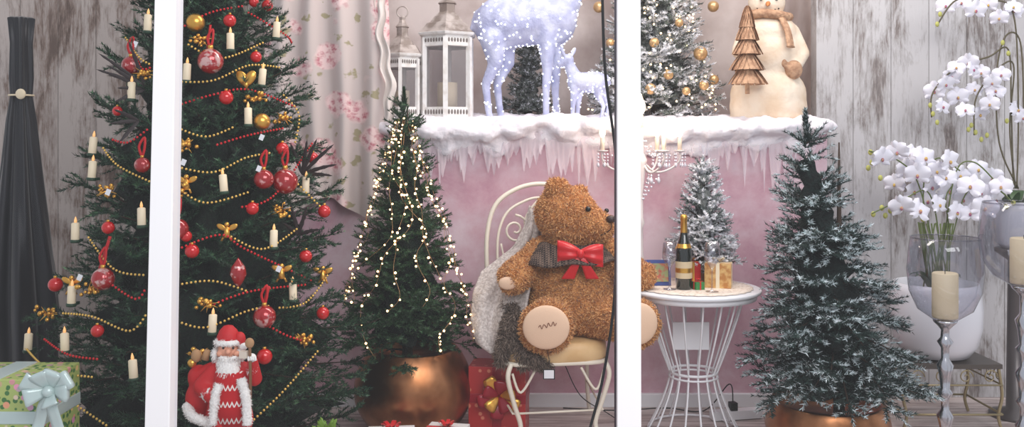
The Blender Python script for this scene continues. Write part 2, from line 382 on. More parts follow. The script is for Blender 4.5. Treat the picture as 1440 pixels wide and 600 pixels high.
def surf(u,v,off=.0):
    D=4.0
    for _ in range(8):
        p=P(u,v,D); r=RzB(p.z)*1.0+off; dx=p.x-axB(p.z)
        D=4.45-math.sqrt(max(0,r*r-dx*dx))
        D=max(3.45,D)
    return P(u,v,D)
S=lambda D:FPX/D
clear_red=M('red_patterned_glass',(160,10,16),.12,.2,col2=(225,170,165),nscale=34,ramp=(.56,.66),coat=.8)
silver_red=M('silver_red_glass',(215,170,165),.15,.3,col2=(170,12,20),nscale=26,ramp=(.43,.5),coat=.8)
mb=MB()
for (u,v,r) in [(323,29,9),(360,80,8),(318,137,10),(357,3,7),(376,8,8),(397,209,9),(456,297,9),(430,360,9),(270,353,10),(454,440,9),(372,501,11),(78,400,10),(137,465,9),(355,293,9),(152,320,9),(165,156,7),(262,332,8),(440,222,8)]:
    p=surf(u,v,.03); q=r/S(p.y); mb.sph(p,q,0,18,12); mb.lathe([(q*.25,0),(q*.25,q*.3),(.001,q*.35)],p+Vector((0,0,q*.92)),8,3)
for (u,v,r,k) in [(296,86,18,2),(401,255,18,1),(371,252,14,1),(145,392,16,2),(372,445,16,2),(184,92,13,1),(250,322,15,1),(200,232,11,1)]:
    p=surf(u,v,.04); q=r/S(p.y); mb.sph(p,q,k,22,14); mb.lathe([(q*.22,0),(q*.22,q*.3),(.001,q*.35)],p+Vector((0,0,q*.93)),8,3)
    mb.tube(crv([p+Vector((0,0,q)),p+Vector((-.012,-.005,q+.045)),p+Vector((.01,0,q+.085)),p+Vector((.012,-.004,q+.04)),p+Vector((0,0,q))],5),.006,5,4,flat=.4)
p=surf(335,382,.04); mb.lathe([(.001,-.07),(.02,-.045),(.036,-.01),(.03,.02),(.012,.045),(.001,.06)],p,14,1)
mb.tube([surf(296,35,.04),surf(292,68,.04)],.006,5,4,flat=.4); mb.tube(crv([surf(155,332,.04),surf(148,355,.04),surf(140,380,.04)]),.008,5,4,flat=.3); mb.tube(crv([surf(378,402,.04),surf(374,418,.04),surf(370,430,.04)]),.008,5,4,flat=.3); mb.tube(crv([surf(252,288,.04),surf(248,300,.04),surf(252,312,.04)]),.008,5,4,flat=.3)
for (u,v,r) in [(368,171,12),(275,32,13)]:
    p=surf(u,v,.03); mb.sph(p,r/S(p.y),3,18,12)
p=surf(346,112,.04)
for sg in (-1,1): mb.sph(p+Vector((sg*.016,0,.006)),(.024,.014,.04),3,14,10,Matrix.Rotation(sg*.6,3,'Y'))
mb.tube([p+Vector((0,0,-.01)),p+Vector((0,0,-.045))],[.02,.002],8,3)
for (u,v) in [(262,205),(362,139),(396,296),(292,427),(426,478),(150,268),(124,407),(203,103),(66,441),(283,55),(400,166),(280,496),(252,268)]:
    c=surf(u,v,.035)
    for k in range(15):
        mb.sph(c+Vector((R.gauss(0,.02),R.gauss(0,.012),R.gauss(0,.013))),R.uniform(.006,.012),3,8,6)
    for k in range(5):
        a=R.uniform(0,2*pi); mb.tube([c,c+Vector((math.cos(a)*.05,-.01,math.sin(a)*.035))],[.004,.001],4,3)
for (u,v) in [(319,322),(396,380),(454,383),(101,397),(262,255)]:
    c=surf(u,v,.04)
    mb.lathe([(.018,-.035),(.012,-.01),(.008,.008),(.001,.012)],c,10,3); mb.sph(c+Vector((0,0,.02)),.011,3,10,7)
    for sg in (-1,1):
        mb.sph(c+Vector((sg*.024,.004,.008)),(.024,.004,.012),3,10,7,Matrix.Rotation(-sg*.5,3,'Y')); mb.tube([c+Vector((sg*.006,0,-.02)),c+Vector((sg*.022,-.004,-.05))],.005,5,3)
mb.build('baubles',[red_gloss,clear_red,silver_red,gold,red_cloth],big)
mb=MB()
for (u,v) in [(263,99),(324,56),(185,125),(349,161),(314,255),(385,333),(412,407),(299,452),(131,202),(199,302),(106,323),(40,478),(91,478),(187,516),(430,258),(369,106),(389,40),(208,30),(130,236),(101,412)]:
    p=surf(u,v,.04); t=Matrix.Rotation(R.uniform(-.12,.12),3,'Y')
    mb.lathe([(.016,-.045),(.0175,-.042),(.017,.028),(.010,.032),(.002,.032)],p,12,0,rot=t)
    mb.lathe([(.004,.03),(.007,.038),(.005,.048),(.001,.058)],p,8,1,rot=t)
    mb.lathe([(.02,-.056),(.022,-.045),(.018,-.042)],p,10,2,rot=t); mb.box(p+Vector((0,.03,-.05)),(.012,.06,.012),2)
mb.build('clip_candles',[ivory,flame,M('clip_green',(30,60,40),.5)],big)
def chain(mb,pts,r,mi,sf,step=.0175,sag=.0):
    pl=crv([sf(u,v,.045) for u,v in pts],10); d=0; acc=[]
    for a,bb in zip(pl[:-1],pl[1:]):
        L=(bb-a).length; t=0
        while d+ (L-t) >= step:
            t+=step-d; d=0; acc.append(a+(bb-a)*(t/max(L,1e-6)))
        d+=L-t
    for q in acc: mb.sph(q,r,mi,6,5)
mb=MB()
goldc=[[(143,205),(165,232),(210,255)],[(250,235),(300,242),(345,222),(380,215)],[(250,115),(300,113),(350,92),(395,95)],[(122,330),(160,378),(207,387)],[(85,440),(130,445),(182,465),(207,440)],[(388,433),(430,425),(462,385)],[(348,598),(400,548),(448,492)],[(250,452),(290,460),(345,438),(378,430)],[(105,568),(150,598)],[(250,265),(290,285),(350,270)],[(260,60),(310,82),(370,60)],[(35,488),(70,520),(130,530)],[(250,180),(290,192),(330,178)],[(320,330),(370,350),(420,320)],[(175,50),(195,80),(210,90)],[(395,130),(420,160),(415,200)],[(250,400),(300,395),(350,410)],[(400,240),(450,290)]]
redc=[[(250,42),(295,18),(345,8)],[(250,148),(300,133),(350,126),(415,150)],[(60,475),(95,498),(140,505)],[(290,432),(350,410),(430,400)],[(335,292),(385,275),(440,200)],[(345,15),(400,48),(410,60)],[(185,62),(198,95),(212,95)],[(155,195),(180,200),(210,180)],[(250,350),(310,330),(345,350),(440,395)],[(300,205),(350,190),(400,180)],[(150,395),(190,420),(205,405)],[(355,445),(400,470),(430,480)]]
for c in goldc: chain(mb,c,.0056,0,surf)
for c in redc: chain(mb,c,.0056,1,surf)
mb.build('bead_garlands',[gold_bead,red_bead],big)
def feather(mb,a,b,w,mi=0):
    a=Vector(a);b=Vector(b);d=b-a; side=d.cross(Vector((0,1,0))).normalized()
    vs=[];n=8
    for i in range(n+1):
        t=i/n; ww=w*math.sin(pi*min(1,t*.9+.1))**.7*(1-.3*t); c=a+d*t+Vector((0,0,-.25*d.length*t*t*.4)); j=.25*w*(i%2)
        vs+= [c-side*(ww+j),c+Vector((0,-.004,0)),c+side*(ww+j)]
    fs=[]
    for i in range(n): fs+=[(3*i,3*i+1,3*i+4,3*i+3),(3*i+1,3*i+2,3*i+5,3*i+4)]
    mb.add(vs,fs,mi)
mb=MB()
for (o,tips) in [((205,125),[(138,66),(150,85),(135,90),(165,120),(160,140),(180,48)]),((425,245),[(432,190),(446,188),(470,195),(474,225),(468,242),(408,195)]),((420,330),[(408,280),(432,285),(398,310),(450,318)]),((195,170),[(160,150),(155,170),(165,200)])]:
    for tpx in tips: feather(mb,surf(o[0],o[1],.0),P(tpx[0],tpx[1],surf(o[0],o[1]).y-.06),.009)
mb.build('feather_sprays',[M('dark_feather',(44,32,32),.6)],big)
mb=MB()
for (u,v) in [(258,228),(368,193),(190,62),(392,378),(152,270),(112,390),(364,237)]:
    mb.box(surf(u,v,.06),(.02,.002,.026),0,Matrix.Rotation(.4,3,'Y'))
mb.build('price_tags',[white_paint],big)
q=MB(); q.lathe([(.2,0),(.22,.02),(.1,.06),(.06,.2)],(-1.5,4.45,0),20); q.build('tree_stand',[M('stand_green',(25,40,30),.5)],big)
def pot(name,x,y,h,rm,parent,rt=.75):
    q=MB(); prof=[(rm*.45,0),(rm*.62,.01)]
    for k in range(1,15):
        t=k/15; prof.append((rm*(.62+.38*math.sin(pi*min(1,t*1.0))**.8) if t<.5 else rm*(rt+(1-rt)*math.sin(pi*t)**.8),h*t))
    prof+=[(rm*rt,h),(rm*rt*.97,h+.008),(rm*rt*.93,h),(rm*rt*.9,h-.05),(.01,h-.05)]
    q.lathe(prof,(x,y,0),48,0); return q.build('pot',[copper],parent)
gC=M('fir_needle_small',(14,40,22),.5,island=(50,86,50))
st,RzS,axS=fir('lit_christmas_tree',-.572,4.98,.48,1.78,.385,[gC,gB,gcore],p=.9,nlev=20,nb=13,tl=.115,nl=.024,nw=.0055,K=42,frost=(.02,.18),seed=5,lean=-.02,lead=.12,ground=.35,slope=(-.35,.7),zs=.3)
pot('pot',-.54,5.0,.45,.325,st)
def strands(mw,Rz,ax,ay,zt,zb,n,dotr,seed):
    rr=random.Random(seed)
    for k in range(n):
        a=pi+ (k+.5)/n*pi+rr.uniform(-.15,.15)
        pts=[]; z=zt; zend=zb+rr.uniform(-.02,.35); ph=rr.uniform(0,6)
        while z>zend:
            a2=a+.25*math.sin(z*5+ph)+.5*noise.noise(Vector((z*5,k*3.1,0)))
            r=Rz(z)*(1.0+.08*noise.noise(Vector((z*8,k,5))))+.02; pts.append(Vector((ax(z)+r*math.cos(a2),ay+r*math.sin(a2),z))); z-=.02
        mw.tube(pts,.0012,4,1)
        for i,q in enumerate(pts):
            if rr.random()<.45: mw.sph(q+Vector((rr.uniform(-.012,.012),-.004,rr.uniform(-.01,.01))),dotr*rr.uniform(.6,1.1),0,6,5)
mb=MB(); strands(mb,RzS,axS,4.98,1.70,.5,11,.0062,3)
mb.build('fairy_lights',[led_warm,M('copper_wire',(190,150,110),.4,.8)],st)
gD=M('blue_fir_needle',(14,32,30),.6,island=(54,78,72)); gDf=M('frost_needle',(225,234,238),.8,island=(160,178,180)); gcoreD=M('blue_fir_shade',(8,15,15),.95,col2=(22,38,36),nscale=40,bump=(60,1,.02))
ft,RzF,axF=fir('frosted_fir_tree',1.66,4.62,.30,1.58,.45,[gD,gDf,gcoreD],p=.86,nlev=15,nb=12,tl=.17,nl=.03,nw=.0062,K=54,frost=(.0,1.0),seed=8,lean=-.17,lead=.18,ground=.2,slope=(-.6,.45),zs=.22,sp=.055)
pot('pot',1.62,4.68,.25,.31,ft,.9)
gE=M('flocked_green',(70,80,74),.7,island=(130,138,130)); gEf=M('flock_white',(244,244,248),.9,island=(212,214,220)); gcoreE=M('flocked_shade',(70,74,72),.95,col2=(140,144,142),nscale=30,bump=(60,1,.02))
sn,RzN,axN=fir('flocked_christmas_tree',.93,5.9,1.80,3.1,.42,[gE,gEf,gcoreE],p=.8,nlev=15,nb=13,tl=.15,nl=.026,nw=.008,K=44,frost=(.5,.7),seed=9,lead=.1,ground=1.66)
mb=MB()
def surfN(u,v,off=0):
    D=5.6
    for _ in range(6):
        p=P(u,v,D); r=RzN(p.z)+off; dx=p.x-axN(p.z); D=5.9-math.sqrt(max(0,r*r-dx*dx))
    return P(u,v,D)
for (u,v,r) in [(842,10,8),(1003,9,8),(985,75,10),(940,105,7),(1004,112,7),(955,32,6),(858,60,6),(848,120,7),(920,60,7),(965,128,6),(915,125,8),(990,120,7)]:
    p=surfN(u,v,.01); mb.sph(p,r/S(p.y),0,16,10)
mb.build('gold_baubles',[M('champagne_gold',(215,175,125),.3,.6)],sn)
mb=MB()
for k in range(100):
    z=R.uniform(1.78,2.7); a=R.uniform(pi,2*pi); r=RzN(z)*R.uniform(.85,1.05); mb.sph((axN(z)+r*math.cos(a),5.9+r*math.sin(a),z),.006,0,6,5)
mb.build('fairy_lights',[led_warm],sn)
sg_,RzG,axG=fir('small_green_fir_tree',.11,6.15,1.76,2.4,.17,[gE,gEf,gcoreE],p=.8,nlev=11,nb=10,tl=.08,nl=.02,nw=.006,K=34,frost=(.15,.3),seed=10,ground=1.66)
tt,RzT,axT=fir('tabletop_snowy_tree',1.085,5.17,.93,1.46,.19,[M('tt_green',(60,76,72),.7,island=(120,134,128)),gEf,gcoreE],p=.75,nlev=13,nb=12,tl=.09,nl=.018,nw=.006,K=42,frost=(.75,.8),seed=12,ground=.8,lead=.06,trunk_r=.015)
q=MB(); q.lathe([(.05,.79),(.065,.8),(.07,.88),(.06,.885),(.01,.88)],(1.085,5.17,0),16); q.build('pot',[M('burlap',(170,140,105),.9,bump=(120,.5,.004))],tt)
# ------------------------------------------------------------ deer
deer_m=M('lit_acrylic_deer',(168,172,206),.5,emit=(190,196,235),es=.05,col2=(198,202,228),nscale=12,bump=(60,.5,.01))
def deerobj(name,parts,vox,nled,r,seed):
    e=empty(name); o=blob('body',parts,vox,[deer_m],e,3); p,n=sample(o,nled,seed); q=MB()
    for a,bn in zip(p,n): q.sph(Vector(a)+Vector(bn)*r*.4,r,0,6,5)
    q.build('led_lights',[led_cool],e); return e
D=5.72
def L(u,v,dy=0): return P(u,v,D+dy)
pr=[('c',L(712,32),L(778,26),.165,.15),('e',L(700,35),(.15,.14,.17)),('e',L(785,25),(.12,.13,.17)),
 ('c',L(795,5),L(818,-70),.1,.062),('c',L(818,-78),L(850,-66),.065,.032),('c',L(850,-66),L(858,-63),.03,.026),
 ('c',L(808,-85,-.05),L(800,-105,-.09),.022,.008),('c',L(808,-85,.05),L(800,-105,.09),.022,.008)]
for dy,o in ((-.075,0),(.075,16)):
    pr+=[('c',L(693+o*.9,55,dy),L(697+o,88,dy),.085,.05),('c',L(697+o,88,dy),L(683+o,118,dy),.045,.03),('c',L(683+o,118,dy),L(688+o,164,dy),.028,.022),('e',L(690+o,165,dy),(.03,.022,.016))]
    pr+=[('c',L(777+o*.7-8,45,dy),L(770+o*.7,95,dy),.07,.036),('c',L(770+o*.7,95,dy),L(768+o*.8,125,dy),.034,.028),('c',L(768+o*.8,125,dy),L(768+o*.9,164,dy),.026,.022),('e',L(771+o*.9,165,dy),(.03,.022,.016))]
pr.append(('c',L(672,20),L(664,42),.03,.02))
deerobj('lighted_deer',pr,.014,420,.0052,2)
D=5.55
pr=[('c',L(812,116),L(840,116),.062,.066),('c',L(809,110),L(799,88),.045,.03),('c',L(799,84),L(787,91),.036,.02),('e',L(791,72,-.02),(.012,.02,.038),Matrix.Rotation(-.35,3,'Y')),('e',L(806,74,.03),(.012,.02,.036),Matrix.Rotation(.5,3,'Y')),('c',L(852,108),L(858,118),.018,.01)]
for dy,o in ((-.03,0),(.03,7)):
    pr+=[('c',L(808+o,124,dy),L(806+o,146,dy),.028,.017),('c',L(806+o,146,dy),L(805+o,168,dy),.015,.013),('e',L(804+o,169,dy),(.018,.014,.01))]
    pr+=[('c',L(840+o,120,dy),L(842+o,136,dy),.04,.022),('c',L(842+o,136,dy),L(849+o,149,dy),.019,.014),('c',L(849+o,149,dy),L(845+o,168,dy),.014,.012),('e',L(844+o,169,dy),(.018,.014,.01))]
deerobj('lighted_fawn',pr,.007,150,.004,4)
# ------------------------------------------------------------ lanterns
lan_w=M('lantern_white',(236,234,232),.5,col2=(214,208,202),nscale=20,ramp=(.45,.7)); roof_m=M('lantern_roof',(190,178,172),.45,.2,col2=(140,126,118),nscale=14); dk=M('pierced_dark',(120,112,108),.8)
def lantern(name,x,y,z0,w,hb,hr):
    e=empty(name); q=MB(); r=w/2; n=6; a0=pi/6
    q.lathe([(r*1.05,0),(r*1.05,.02),(r*.98,.025),(r*.94,.03),(.01,.03)],(x,y,z0),n,0,sm=False,a0=a0)
    q.lathe([(r*.94,.03),(r*.94,.085),(r*.8,.09)],(x,y,z0),n,0,sm=False,a0=a0,caps=False)
    for k in range(n):
        a=a0+2*pi*k/n; q.box((x+r*.9*math.cos(a),y+r*.9*math.sin(a),z0+hb/2),(w*.08,w*.08,hb-.03),0,Matrix.Rotation(a,3,'Z'))
        am=a+pi/n; ap=r*.94*math.cos(pi/n); wd=r*.94
        for zc,hh in ((z0+.058,.016),(z0+hb-.035,.013)):
            for j in range(-3,4):
                c=Vector((x+(ap+.002)*math.cos(am)-math.sin(am)*j*wd*.12,y+(ap+.002)*math.sin(am)+math.cos(am)*j*wd*.12,zc))
                q.sph(c,(.004,wd*.04,hh),2,6,5,Matrix.Rotation(am,3,'Z'))
    q.lathe([(r*.8,hb-.075),(r*.94,hb-.07),(r*.94,hb-.01),(r*1.08,hb),(r*1.12,hb+.012),(r*1.0,hb+.02)],(x,y,z0),n,0,sm=False,a0=a0,caps=False)
    q.lathe([(r*1.08,hb+.015),(r*.98,hb+.03),(r*.78,hb+.03+hr*.3),(r*.66,hb+hr*.55),(r*.5,hb+hr*.8),(r*.3,hb+hr),(r*.3,hb+hr+.05),(r*.36,hb+hr+.055),(r*.2,hb+hr+.08),(.02,hb+hr+.1),(.022,hb+hr+.115),(.001,hb+hr+.13)],(x,y,z0),n,1,sm=False,a0=a0)
    q.tube([Vector((x+.035*math.cos(t),y,z0+hb+hr+.15+.035*math.sin(t))) for t in [2*pi*k/16 for k in range(16)]],.004,6,1,True)
    q.lathe([(r*.35,.03),(r*.35,.03+hb*.4),(.005,.03+hb*.4)],(x,y,z0),16,3)
    q.build('frame',[lan_w,roof_m,dk,ivory],e)
    g=MB(); g.lathe([(r*.86,.09),(r*.86,hb-.07)],(x,y,z0),n,0,sm=False,a0=a0,caps=False); g.build('panes',[thin_glass('lantern_glass',(225,225,228),.08,.05,.2,(190,184,184))],e)
lantern('lantern',(566-720)/226,5.66,1.71,.255,.40,.13)
lantern('lantern',(629-720)/224,5.72,1.71,.36,.535,.15)
# ------------------------------------------------------------ snowman
D=5.66
sm_m=M('snowman_plaster',(226,200,172),.85,col2=(240,224,204),nscale=5,bump=(30,.5,.01)); tan_m=M('tan_cloth',(200,160,128),.85,col2=(168,128,100),nscale=30,bump=(50,.8,.01))
e=empty('snowman_figure'); cx=1080
pr=[('e',L(cx,135),(.235,.2,.2)),('e',L(cx,150),(.24,.2,.16)),('e',L(cx+2,80),(.2,.17,.2)),('e',L(cx+2,48),(.165,.145,.14)),('e',L(cx-2,4),(.115,.11,.115)),('c',L(1112,45),L(1127,75,-.03),.055,.05),('c',L(1127,75,-.03),L(1118,92,-.11),.05,.045),('c',L(1048,50),L(1040,72,-.08),.055,.05),('e',L(1080,165),(.24,.2,.04))]
blob('body',pr,.014,[sm_m],e,4)
pr=[('e',L(1116,98,-.14),(.055,.045,.06)),('e',L(1102,88,-.15),(.02,.02,.03)),('e',L(1046,100,-.16),(.055,.04,.045))]
blob('mittens',pr,.01,[tan_m],e,3)
q=MB(); q.tube([L(1080,24)+Vector((.125*math.cos(t),.125*math.sin(t),.01*math.sin(2*t))) for t in [2*pi*k/24 for k in range(24)]],.028,10,0,True)
q.tube(crv([L(1100,26,-.13),L(1108,45,-.17),L(1112,66,-.2)]),[.03]*16+[.035],8,0,flat=.4)
rs_=random.Random(4)
for k,(v,w) in enumerate([(22,.045),(40,.065),(60,.085),(82,.1),(102,.11)]):
    c0=L(1051,v,-.24)
    for j in range(16):
        a=2*pi*j/16+k*.3; d=Vector((math.cos(a),math.sin(a)*.8,0)); ww=w*rs_.uniform(.9,1.1)
        q.grid(lambda u,v2:c0+d*(ww*u)+Vector((-d.y,d.x,0))*(v2-.5)*(.02+.05*u*(1.3-u)*1.6)+Vector((0,0,.06-.13*u**1.4)),6,3)
q.tube([L(1051,14,-.24),L(1051,132,-.24)],.014,8,0); q.build('scarf_and_little_tree',[tan_m],e)
q=MB(); q.sph(L(1070,-2,-.105),.012,0); q.sph(L(1092,-2,-.105),.012,0); q.tube([L(1080,5,-.1),L(1079,8,-.17)],[.016,.003],8,1)
for t in range(-3,4): q.sph(L(1080+t*5,16-abs(t)*1.3,-.105+.005*abs(t)),.005,0,8,6)
q.lathe([(.13,0),(.13,.015),(.08,.02),(.08,.13),(.001,.135)],L(1078,-22),20,2); q.build('face_and_hat',[black,M('carrot',(210,130,70),.7),tan_m],e)
# ------------------------------------------------------------ garden chair
ch=empty('scroll_back_chair'); mb=MB()
CH=Matrix.Translation((.205,5.0,0))@Matrix.Rotation(.16,4,'Z')
def C(x,y,z): return CH@Vector((x,y,z))
def ct(pts,r=.009,n=8): mb.tube([C(*p) for p in pts],r,n,0)
def spiral(cx,cz,r0,a0,turns,sg=1,y=.22,r=.007):
    pts=[]
    for k in range(28):
        t=k/27; a=a0+sg*t*turns*2*pi; rr=r0*(1-t)+.012*t; pts.append((cx+rr*math.cos(a),y+.03*((cz+rr*math.sin(a))-.5),cz+rr*math.sin(a)))
    ct(pts,r)
def back(x,z): return (x,.22+.06*(z-.5)*1.2,z)
arch=[(-.29,.5),(-.31,.8),(-.31,1.05),(-.26,1.22),(-.14,1.31),(0,1.34),(.14,1.31),(.26,1.22),(.31,1.05),(.31,.8),(.29,.5)]
ct([tuple(back(p.x,p.z)) for p in crv([Vector((x,0,z)) for x,z in arch],6)],.013)
arch2=[(-.24,.6),(-.25,.85),(-.245,1.05),(-.19,1.18),(-.08,1.245),(0,1.26),(.08,1.245),(.19,1.18),(.245,1.05),(.25,.85),(.24,.6)]
ct([tuple(back(p.x,p.z)) for p in crv([Vector((x,0,z)) for x,z in arch2],6)],.008)
for sg in (-1,1):
    spiral(sg*.15,1.08,.085,pi/2,1.6,sg); spiral(sg*.13,.9,.09,-pi/2,1.7,-sg); spiral(sg*.15,.7,.08,pi/2,1.6,-sg)
    ct([tuple(back(p.x,p.z)) for p in crv([Vector((0,0,.56)),Vector((sg*.05,0,.75)),Vector((sg*.02,0,.95)),Vector((sg*.09,0,1.12)),Vector((0,0,1.26))],6)],.008)
    ct([tuple(back(p.x,p.z)) for p in crv([Vector((sg*.23,0,.6)),Vector((sg*.2,0,.8)),Vector((sg*.23,0,1.0))],6)],.006)
ct([back(-.29,.56),back(.29,.56)],.01)
for sg in (-1,1):
    f=[(sg*.25,-.24,.43),(sg*.27,-.255,.36),(sg*.235,-.24,.22),(sg*.2,-.235,.1),(sg*.23,-.26,.012)]
    ct([tuple(p) for p in crv(f,7)],.013); ct([tuple(p) for p in crv([(sg*.29,.22,.5),(sg*.27,.24,.25),(sg*.3,.3,.012)],7)],.012)
    ct([tuple(p) for p in crv([(sg*.245,-.24,.38),(sg*.2,-.24,.28),(sg*.12,-.24,.4)],7)],.007)
    ct([(sg*.24,-.235,.17),(sg*.27,.235,.2)],.006)
ct([(-.235,-.235,.17),(.235,-.235,.17)],.006)
ring=[(.28*math.cos(t),-.01+.25*math.sin(t),.425) for t in [2*pi*k/36 for k in range(36)]]
mb.tube([C(max(-.27,min(.27,x*1.25)),max(-.255,min(.235,y*1.2)),z) for x,y,z in ring],.012,8,0,True)
mb.build('metal_frame',[cream_metal],ch)
q=MB()
prof=[(.02,.0),(.92,.0),(.99,.015),(1.0,.05),(.99,.085),(.93,.105),(.5,.115),(.001,.117)]
vs=[];seg=44
for k in range(seg):
    a=2*pi*k/seg; c_,s_=math.cos(a),math.sin(a); e_=.55; X=math.copysign(abs(c_)**e_,c_)*.29; Y=math.copysign(abs(s_)**e_,s_)*.255
    for (r,z) in prof: vs.append(C(X*r,Y*r-.02,.425+z))
n=len(prof); q.add(vs,[(k*n+i,((k+1)%seg)*n+i,((k+1)%seg)*n+i+1,k*n+i+1) for k in range(seg) for i in range(n-1)],0)
q.build('seat_cushion',[M('cream_leather',(232,196,144),.4,col2=(220,180,126),nscale=8)],ch)
# ------------------------------------------------------------ teddy bear
tb=empty('teddy_bear'); D=5.0
furm=M('bear_plush',(176,112,56),.9,col2=(206,146,88),nscale=14,bump=(40,.8,.02))
furs=M('bear_curls',(172,108,54),.75,island=(244,188,124),sheen=.3)
pr=[('e',L(803,405,-.0),(.225,.2,.24)),('e',L(800,372),(.185,.165,.2)),('e',L(803,428,-.03),(.23,.2,.16)),
 ('e',L(800,307,-.03),(.165,.155,.155)),('e',L(790,300),(.14,.15,.15)),('e',L(825,316,-.07),(.115,.11,.1)),('e',L(843,319,-.1),(.078,.085,.075)),
 ('e',L(783,265,-.06),(.068,.035,.06)),('e',L(814,272,.1),(.055,.035,.05)),
 ('c',L(762,355),L(742,375,-.06),.085,.085),('c',L(742,375,-.06),L(722,390,-.15),.085,.082),
 ('c',L(850,355),L(872,370,-.06),.085,.08),('c',L(872,370,-.06),L(903,388,-.1),.08,.072),
 ('c',L(782,442,-.1),L(772,450,-.27),.12,.108),('c',L(838,442,-.1),L(875,450,-.24),.12,.1),
 ('e',L(768,460,-.31),(.14,.075,.135)),('e',L(895,455,-.29),(.13,.07,.125),Matrix.Rotation(.25,3,'Z'))]
bd=blob('body',pr,.016,[furm],tb,4)
for v in bd.data.vertices:
    d=noise.noise(v.co*26)*.009; v.co+=Vector((d,d,d))
fur('curly_fur',bd,46000,.022,.005,furs,tb,1.0,3,.15)
sole=M('sole_suede',(232,196,166),.85,bump=(150,.3,.003))
q=MB()
for (u,v,dy,rx,rz,rt) in [(768,460,-.385,.12,.112,0),(897,455,-.365,.108,.108,.25)]:
    q.sph(L(u,v,dy),(rx,.024,rz),0,28,14,Matrix.Rotation(rt,3,'Z'))
q.sph(L(714,398,-.22),(.05,.015,.035),0)
q.build('foot_pads',[sole],tb)
q=MB(); st0=L(770,460,-.412)
q.tube(crv([st0+Vector((-.045+.09*k/11,0,.012*math.sin(k*2.3)+.02*k/11)) for k in range(12)],4),.0016,4,0); q.build('embroidery',[M('brown_thread',(120,70,50),.8)],tb)
q=MB(); q.sph(L(827,294,-.175),.015,0); q.sph(L(853,296,-.06),.013,0); q.sph(L(859,308,-.165),(.028,.024,.021),1)
q.tube(crv([L(860,314,-.185),L(858,323,-.187),L(844,331,-.172)]),.003,5,1); q.build('face_details',[M('eye_black',(10,8,8),.1),M('nose_brown',(52,30,24),.4)],tb)
m=bpy.data.materials.new('houndstooth'); m.use_nodes=True; nt=m.node_tree; b_=nt.nodes['Principled BSDF']
tc=nt.nodes.new('ShaderNodeTexCoord'); cb=nt.nodes.new('ShaderNodeTexChecker'); cb.inputs['Scale'].default_value=90; cb.inputs[1].default_value=lin((40,30,28)); cb.inputs[2].default_value=lin((112,92,80)); nt.links.new(tc.outputs['Object'],cb.inputs[0]); nt.links.new(cb.outputs[0],b_.inputs['Base Color']); b_.inputs['Roughness'].default_value=.85
q=MB()
def collar(u,v):
    a=2*pi*u; r=.135+.095*v; fr=max(0,-math.sin(a)); 
    c=L(800,345); return (c.x+r*1.2*math.cos(a),c.y-.01+r*1.1*math.sin(a),c.z+.03-.09*v-.03*v*max(0,-math.cos(a))-.015*fr+.006*math.sin(a*7))
q.grid(collar,60,8); q.build('collar',[m],tb,solid=.008)
red_satin=M('red_satin',(205,12,22),.3,sheen=.2)
q=MB(); c=L(816,360,-.235)
for sg in (-1,1):
    def loop(u,v,sg=sg):
        w=.018+.042*math.sin(pi*min(1,u*.55+.02)); zz=(v-.5)*2*w; th=.022*math.sin(pi*u); return (c.x+sg*.12*u,c.y-th*math.cos((v-.5)*pi)+.006*math.sin(v*14),c.z+zz+.01*u*sg*-1+.012)
    q.grid(loop,12,12)
    def loop2(u,v,sg=sg):
        w=.018+.042*math.sin(pi*min(1,u*.55+.02)); return (c.x+sg*.12*u,c.y+.012*math.sin(pi*u),c.z+(v-.5)*2*w+.012-.01*u*sg)
    q.grid(loop2,12,6)
    def tail(u,v,sg=sg):
        return (c.x+sg*(.005+.06*u)+(v-.5)*(.03+.04*u),c.y-.005-.008*math.sin(u*5),c.z-.12*u)
    q.grid(tail,10,4)
q.sph(c+Vector((0,-.012,.012)),(.02,.018,.024),0); q.build('bow',[red_satin],tb,solid=.003)
q=MB(); q.box(L(772,526,-.36),(.06,.004,.05),0); q.box(L(772,526,-.363),(.05,.002,.042),1); q.tube([L(774,517,-.36),L(770,492,-.36)],.0015,4,0); q.build('label_tag',[black,white_paint],tb)
knit=M('grey_knit',(218,208,202),.95,col2=(184,172,166),nscale=70,bump=(140,.8,.006))
rows=[(292,745,764,.2),(320,738,766,.17),(350,722,765,.13),(385,676,752,.05),(410,666,745,-.04),(445,664,738,-.12),(470,672,735,-.16),(482,690,732,-.18)]
def blanket(u,v):
    t=v*(len(rows)-1); i=min(len(rows)-2,int(t)); f=t-i; a,b2=rows[i],rows[i+1]
    vv=a[0]+(b2[0]-a[0])*f; x0=a[1]+(b2[1]-a[1])*f; x1=a[2]+(b2[2]-a[2])*f; dy=a[3]+(b2[3]-a[3])*f
    p=P(x0+(x1-x0)*u,vv+6*math.sin(u*5),5.0); return (p.x,p.y+dy-.05*u+.022*math.sin(u*15+v*3)+.01*math.sin(v*20+u*4),p.z)
q=MB(); q.grid(blanket,36,44); q.build('knit_blanket',[knit],None,solid=.012)
shag=M('shaggy_yarn',(70,55,48),.95,island=(158,140,126)); shb=M('shag_base',(84,68,60),.95)
D=4.75
pr=[('c',L(730,442,.14),L(722,452,.06),.045,.045),('c',L(722,452,.06),L(712,480,.02),.05,.04),('c',L(712,480,.02),L(704,508,.02),.04,.025),('c',L(735,475,.03),L(746,500,-.02),.04,.04),('c',L(746,500,-.02),L(768,512,.0),.04,.03),('c',L(730,485,.0),L(735,512,.0),.035,.025),('c',L(722,440,.12),L(715,432,.16),.045,.035)]
sf=empty('shaggy_scarf'); ob=blob('wool',pr,.014,[shb],sf,3); fur('fringe',ob,9000,.035,.004,shag,sf,.9,8,.7)
